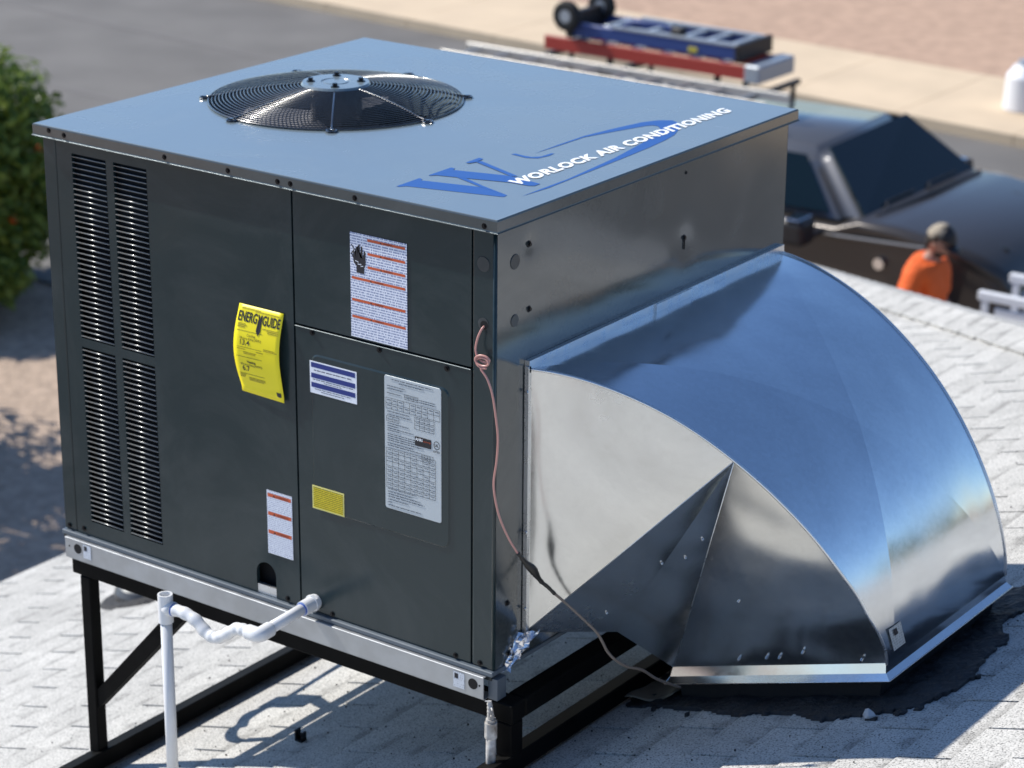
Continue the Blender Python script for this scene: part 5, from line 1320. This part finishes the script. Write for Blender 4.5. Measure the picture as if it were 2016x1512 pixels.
pts = [Pp(-.02, 0, .96), Pp(0, 0, 1.14), Pp(.01, 0, 1.32), Pp(.01, 0, 1.44), Pp(.05, 0, 1.52), Pp(.085, 0, 1.58)]
edg = [(0, 1), (1, 2), (2, 3), (3, 4), (4, 5)]; rad = [.115, .10, .115, .075, .052, .050]
for s in (-1, 1):
    k = len(pts); fx = .16*s
    pts += [Pp(-.02, .10*s, .90), Pp(.02+fx, .11*s, .50), Pp(-.04+fx*1.4, .11*s, .09), Pp(.10+fx*1.4, .12*s, .04)]; rad += [.085, .058, .042, .035]
    edg += [(0, k), (k, k+1), (k+1, k+2), (k+2, k+3)]
    k = len(pts); ax = -.02 if s < 0 else .05
    pts += [Pp(.0, .165*s, 1.40), Pp(-.03+ax, .225*s, 1.13), Pp(.20+ax, .21*s, .98), Pp(.27+ax, .20*s, .955)]; rad += [.048, .040, .030, .034]
    edg += [(3, k), (k, k+1), (k+1, k+2), (k+2, k+3)]
    for q in range(4):
        j = len(pts); dy = (q-1.5)*.019; pts += [Pp(.31+ax, .20*s+dy, .955), Pp(.35+ax-.004*abs(q-1), .20*s+dy*1.1, .930), Pp(.352+ax, .20*s+dy*1.1, .900)]; rad += [.0095, .0085, .0075]
        edg += [(k+3, j), (j, j+1), (j+1, j+2)]
    j = len(pts); pts += [Pp(.285+ax, .20*s-.035*s, .95), Pp(.315+ax, .20*s-.045*s, .925)]; rad += [.011, .009]; edg += [(k+3, j), (j, j+1)]
me = skin_mesh('body', [tuple(p) for p in pts], edg, rad, 2, extra=[hd, nose, lips], voxel=.0075)
link('body', me, M['skin'], per)
# shirt
pts = [Pp(-.025, 0, .90), Pp(-.01, 0, 1.05), Pp(-.01, 0, 1.18), Pp(.0, 0, 1.34), Pp(.025, 0, 1.47), Pp(.045, 0, 1.51)]; rad = [.178, .172, .175, .180, .125, .075]; edg = [(0, 1), (1, 2), (2, 3), (3, 4), (4, 5)]
for s in (-1, 1):
    ax = -.02 if s < 0 else .05; k = len(pts); pts += [Pp(.0, .165*s, 1.42), Pp(-.015+ax*.6, .220*s, 1.27), Pp(-.028+ax, .236*s, 1.13)]; rad += [.098, .088, .085]; edg += [(3, k), (k, k+1), (k+1, k+2)]
me = skin_mesh('shirt', [tuple(p) for p in pts], edg, rad, 2, voxel=.012); link('shirt', me, M['shirt'], per)
# chest print
pts = [Pp(-.02, 0, .97)]; rad = [.150]; edg = []
for s in (-1, 1):
    fx = .16*s; k = len(pts); pts += [Pp(-.02, .10*s, .88), Pp(.02+fx, .11*s, .50), Pp(-.035+fx*1.4, .11*s, .11)]; rad += [.105, .085, .072]; edg += [(0, k), (k, k+1), (k+1, k+2)]
me = skin_mesh('trousers', [tuple(p) for p in pts], edg, rad, 2, voxel=.014); link('trousers', me, M['jeans'], per)
for s in (-1, 1):
    fx = .16*s*1.4; bm = bmesh.new(); t = bmesh.new(); bmesh.ops.create_uvsphere(t, u_segments=14, v_segments=10, radius=1)
    for v in t.verts: v.co.z = max(v.co.z, -.5)
    merge(bm, t, Matrix.Translation(Pp(.03+fx, .115*s, .045)) @ Matrix.Diagonal((.15, .052, .09, 1))); obj('boot', bm, M['plastic'], per, smooth=True)
# hair, then cap: black front, tan mesh back
def head_shell(name, test, sc, m):
    t = bmesh.new(); bmesh.ops.create_uvsphere(t, u_segments=28, v_segments=20, radius=1)
    bmesh.ops.delete(t, geom=[v for v in t.verts if not test(*v.co)], context='VERTS')
    for v in t.verts: v.co = Vector((v.co.x*.098*sc, v.co.y*.076*sc, v.co.z*.118*sc))
    bmesh.ops.transform(t, matrix=HM, verts=t.verts[:]); o = obj(name, t, m, per, smooth=True); s = o.modifiers.new('s', 'SOLIDIFY'); s.thickness = .006; s.offset = 1; return o
head_shell('hair', lambda x, y, z: z > -.55 and x < .25-.3*z and not (z < -.1 and x > -.25), 1.04, M['hair'])
bd = head_shell('beard', lambda x, y, z: z < -.38 and x > .05, 1.03, M['hair'])
cp = head_shell('cap', lambda x, y, z: z > .22 and x > -.05, 1.13, M['plastic'])
head_shell('cap_mesh', lambda x, y, z: z > .05 and x <= .0, 1.14, M['capt'])
bm = bmesh.new(); g = []
for i in range(9):
    a = R(-62+124*i/8); g.append([bm.verts.new(HM @ Vector((.100*math.cos(a)*(1+.0)+q*.075*math.cos(a*.6), .083*math.sin(a), .030-.016*q-.012*abs(math.sin(a))))) for q in (0, .5, 1)])
for i in range(8):
    for q in range(2): bm.faces.new((g[i][q], g[i+1][q], g[i+1][q+1], g[i][q+1]))
o = obj('cap_brim', bm, M['plastic'], per, smooth=True); s_ = o.modifiers.new('s', 'SOLIDIFY'); s_.thickness = .005
# ------------------------------------------------------------------ shingles: the 300 that show largest are objects, the rest one mesh
bpy.context.view_layer.update()
dg = bpy.context.evaluated_depsgraph_get()
from bpy_extras.object_utils import world_to_camera_view
cand = []
S.render.resolution_x = 1024; S.render.resolution_y = 768
for x, y in tabs:
    hit_any = 0; cx_ = x+DX/2
    c = Vector((cx_, y, rz(cx_)+.012))
    v = world_to_camera_view(S, cam, c)
    if v.z > 0 and -.03 < v.x < 1.03 and -.04 < v.y < 1.04:
        for ox_, oy_ in ((0, 0), (.045, .12), (-.045, -.12), (.045, -.12), (-.045, .12)):
            p = c+Vector((ox_, oy_, ox_*K)); d = p-cam.location
            ok, loc, nn, ix, ho, mw = S.ray_cast(dg, cam.location, d.normalized())
            if not ok or (loc-cam.location).length > d.length-.02: hit_any += 1
        if hit_any: cand.append((-hit_any/5/v.z**2, x, y))
cand.sort(); cand = [c for c in cand if c[1]+DX/2+c[2] <= 3.18]; chosen = set((x, y) for _, x, y in cand[:300])
print('visible tabs', len(cand), 'of', len(tabs))
rest = bmesh.new(); tb = [tab_bm(j) for j in range(6)]
tv = [([v.co.copy() for v in b.verts], [[v.index for v in f.verts] for f in b.faces]) for b in tb]
vv, ff = [], []
random.seed(11)
for x, y in tabs:
    k = random.randrange(6); mt = Matrix.Translation((x, y, rz(x)-.001)) @ Rtab
    if x+DX/2+y > 3.18:                     # cut to the hip line
        b = tb[k].copy(); bmesh.ops.transform(b, matrix=mt, verts=b.verts[:])
        r = bmesh.ops.bisect_plane(b, geom=b.verts[:]+b.edges[:]+b.faces[:], plane_co=(0, 3.44, 0), plane_no=(1, 1, 0), clear_outer=True)
        b.verts.index_update(); n0 = len(vv); vv += [v.co.copy() for v in b.verts]; ff += [[n0+v.index for v in f.verts] for f in b.faces]; b.free()
    elif (x, y) in chosen:
        o = bpy.data.objects.new('shingle', tab_mesh[k]); C.objects.link(o); o.parent = roof; o.matrix_local = mt
    else:
        n0 = len(vv); vv += [mt @ c for c in tv[k][0]]; ff += [[n0+i for i in f] for f in tv[k][1]]
me = bpy.data.meshes.new('shingle_field'); me.from_pydata(vv, [], ff); me.update()
o = link('shingle_field', me, M['shingle'], roof); o['kind'] = 'stuff'; o.matrix_parent_inverse = Matrix.Identity(4)
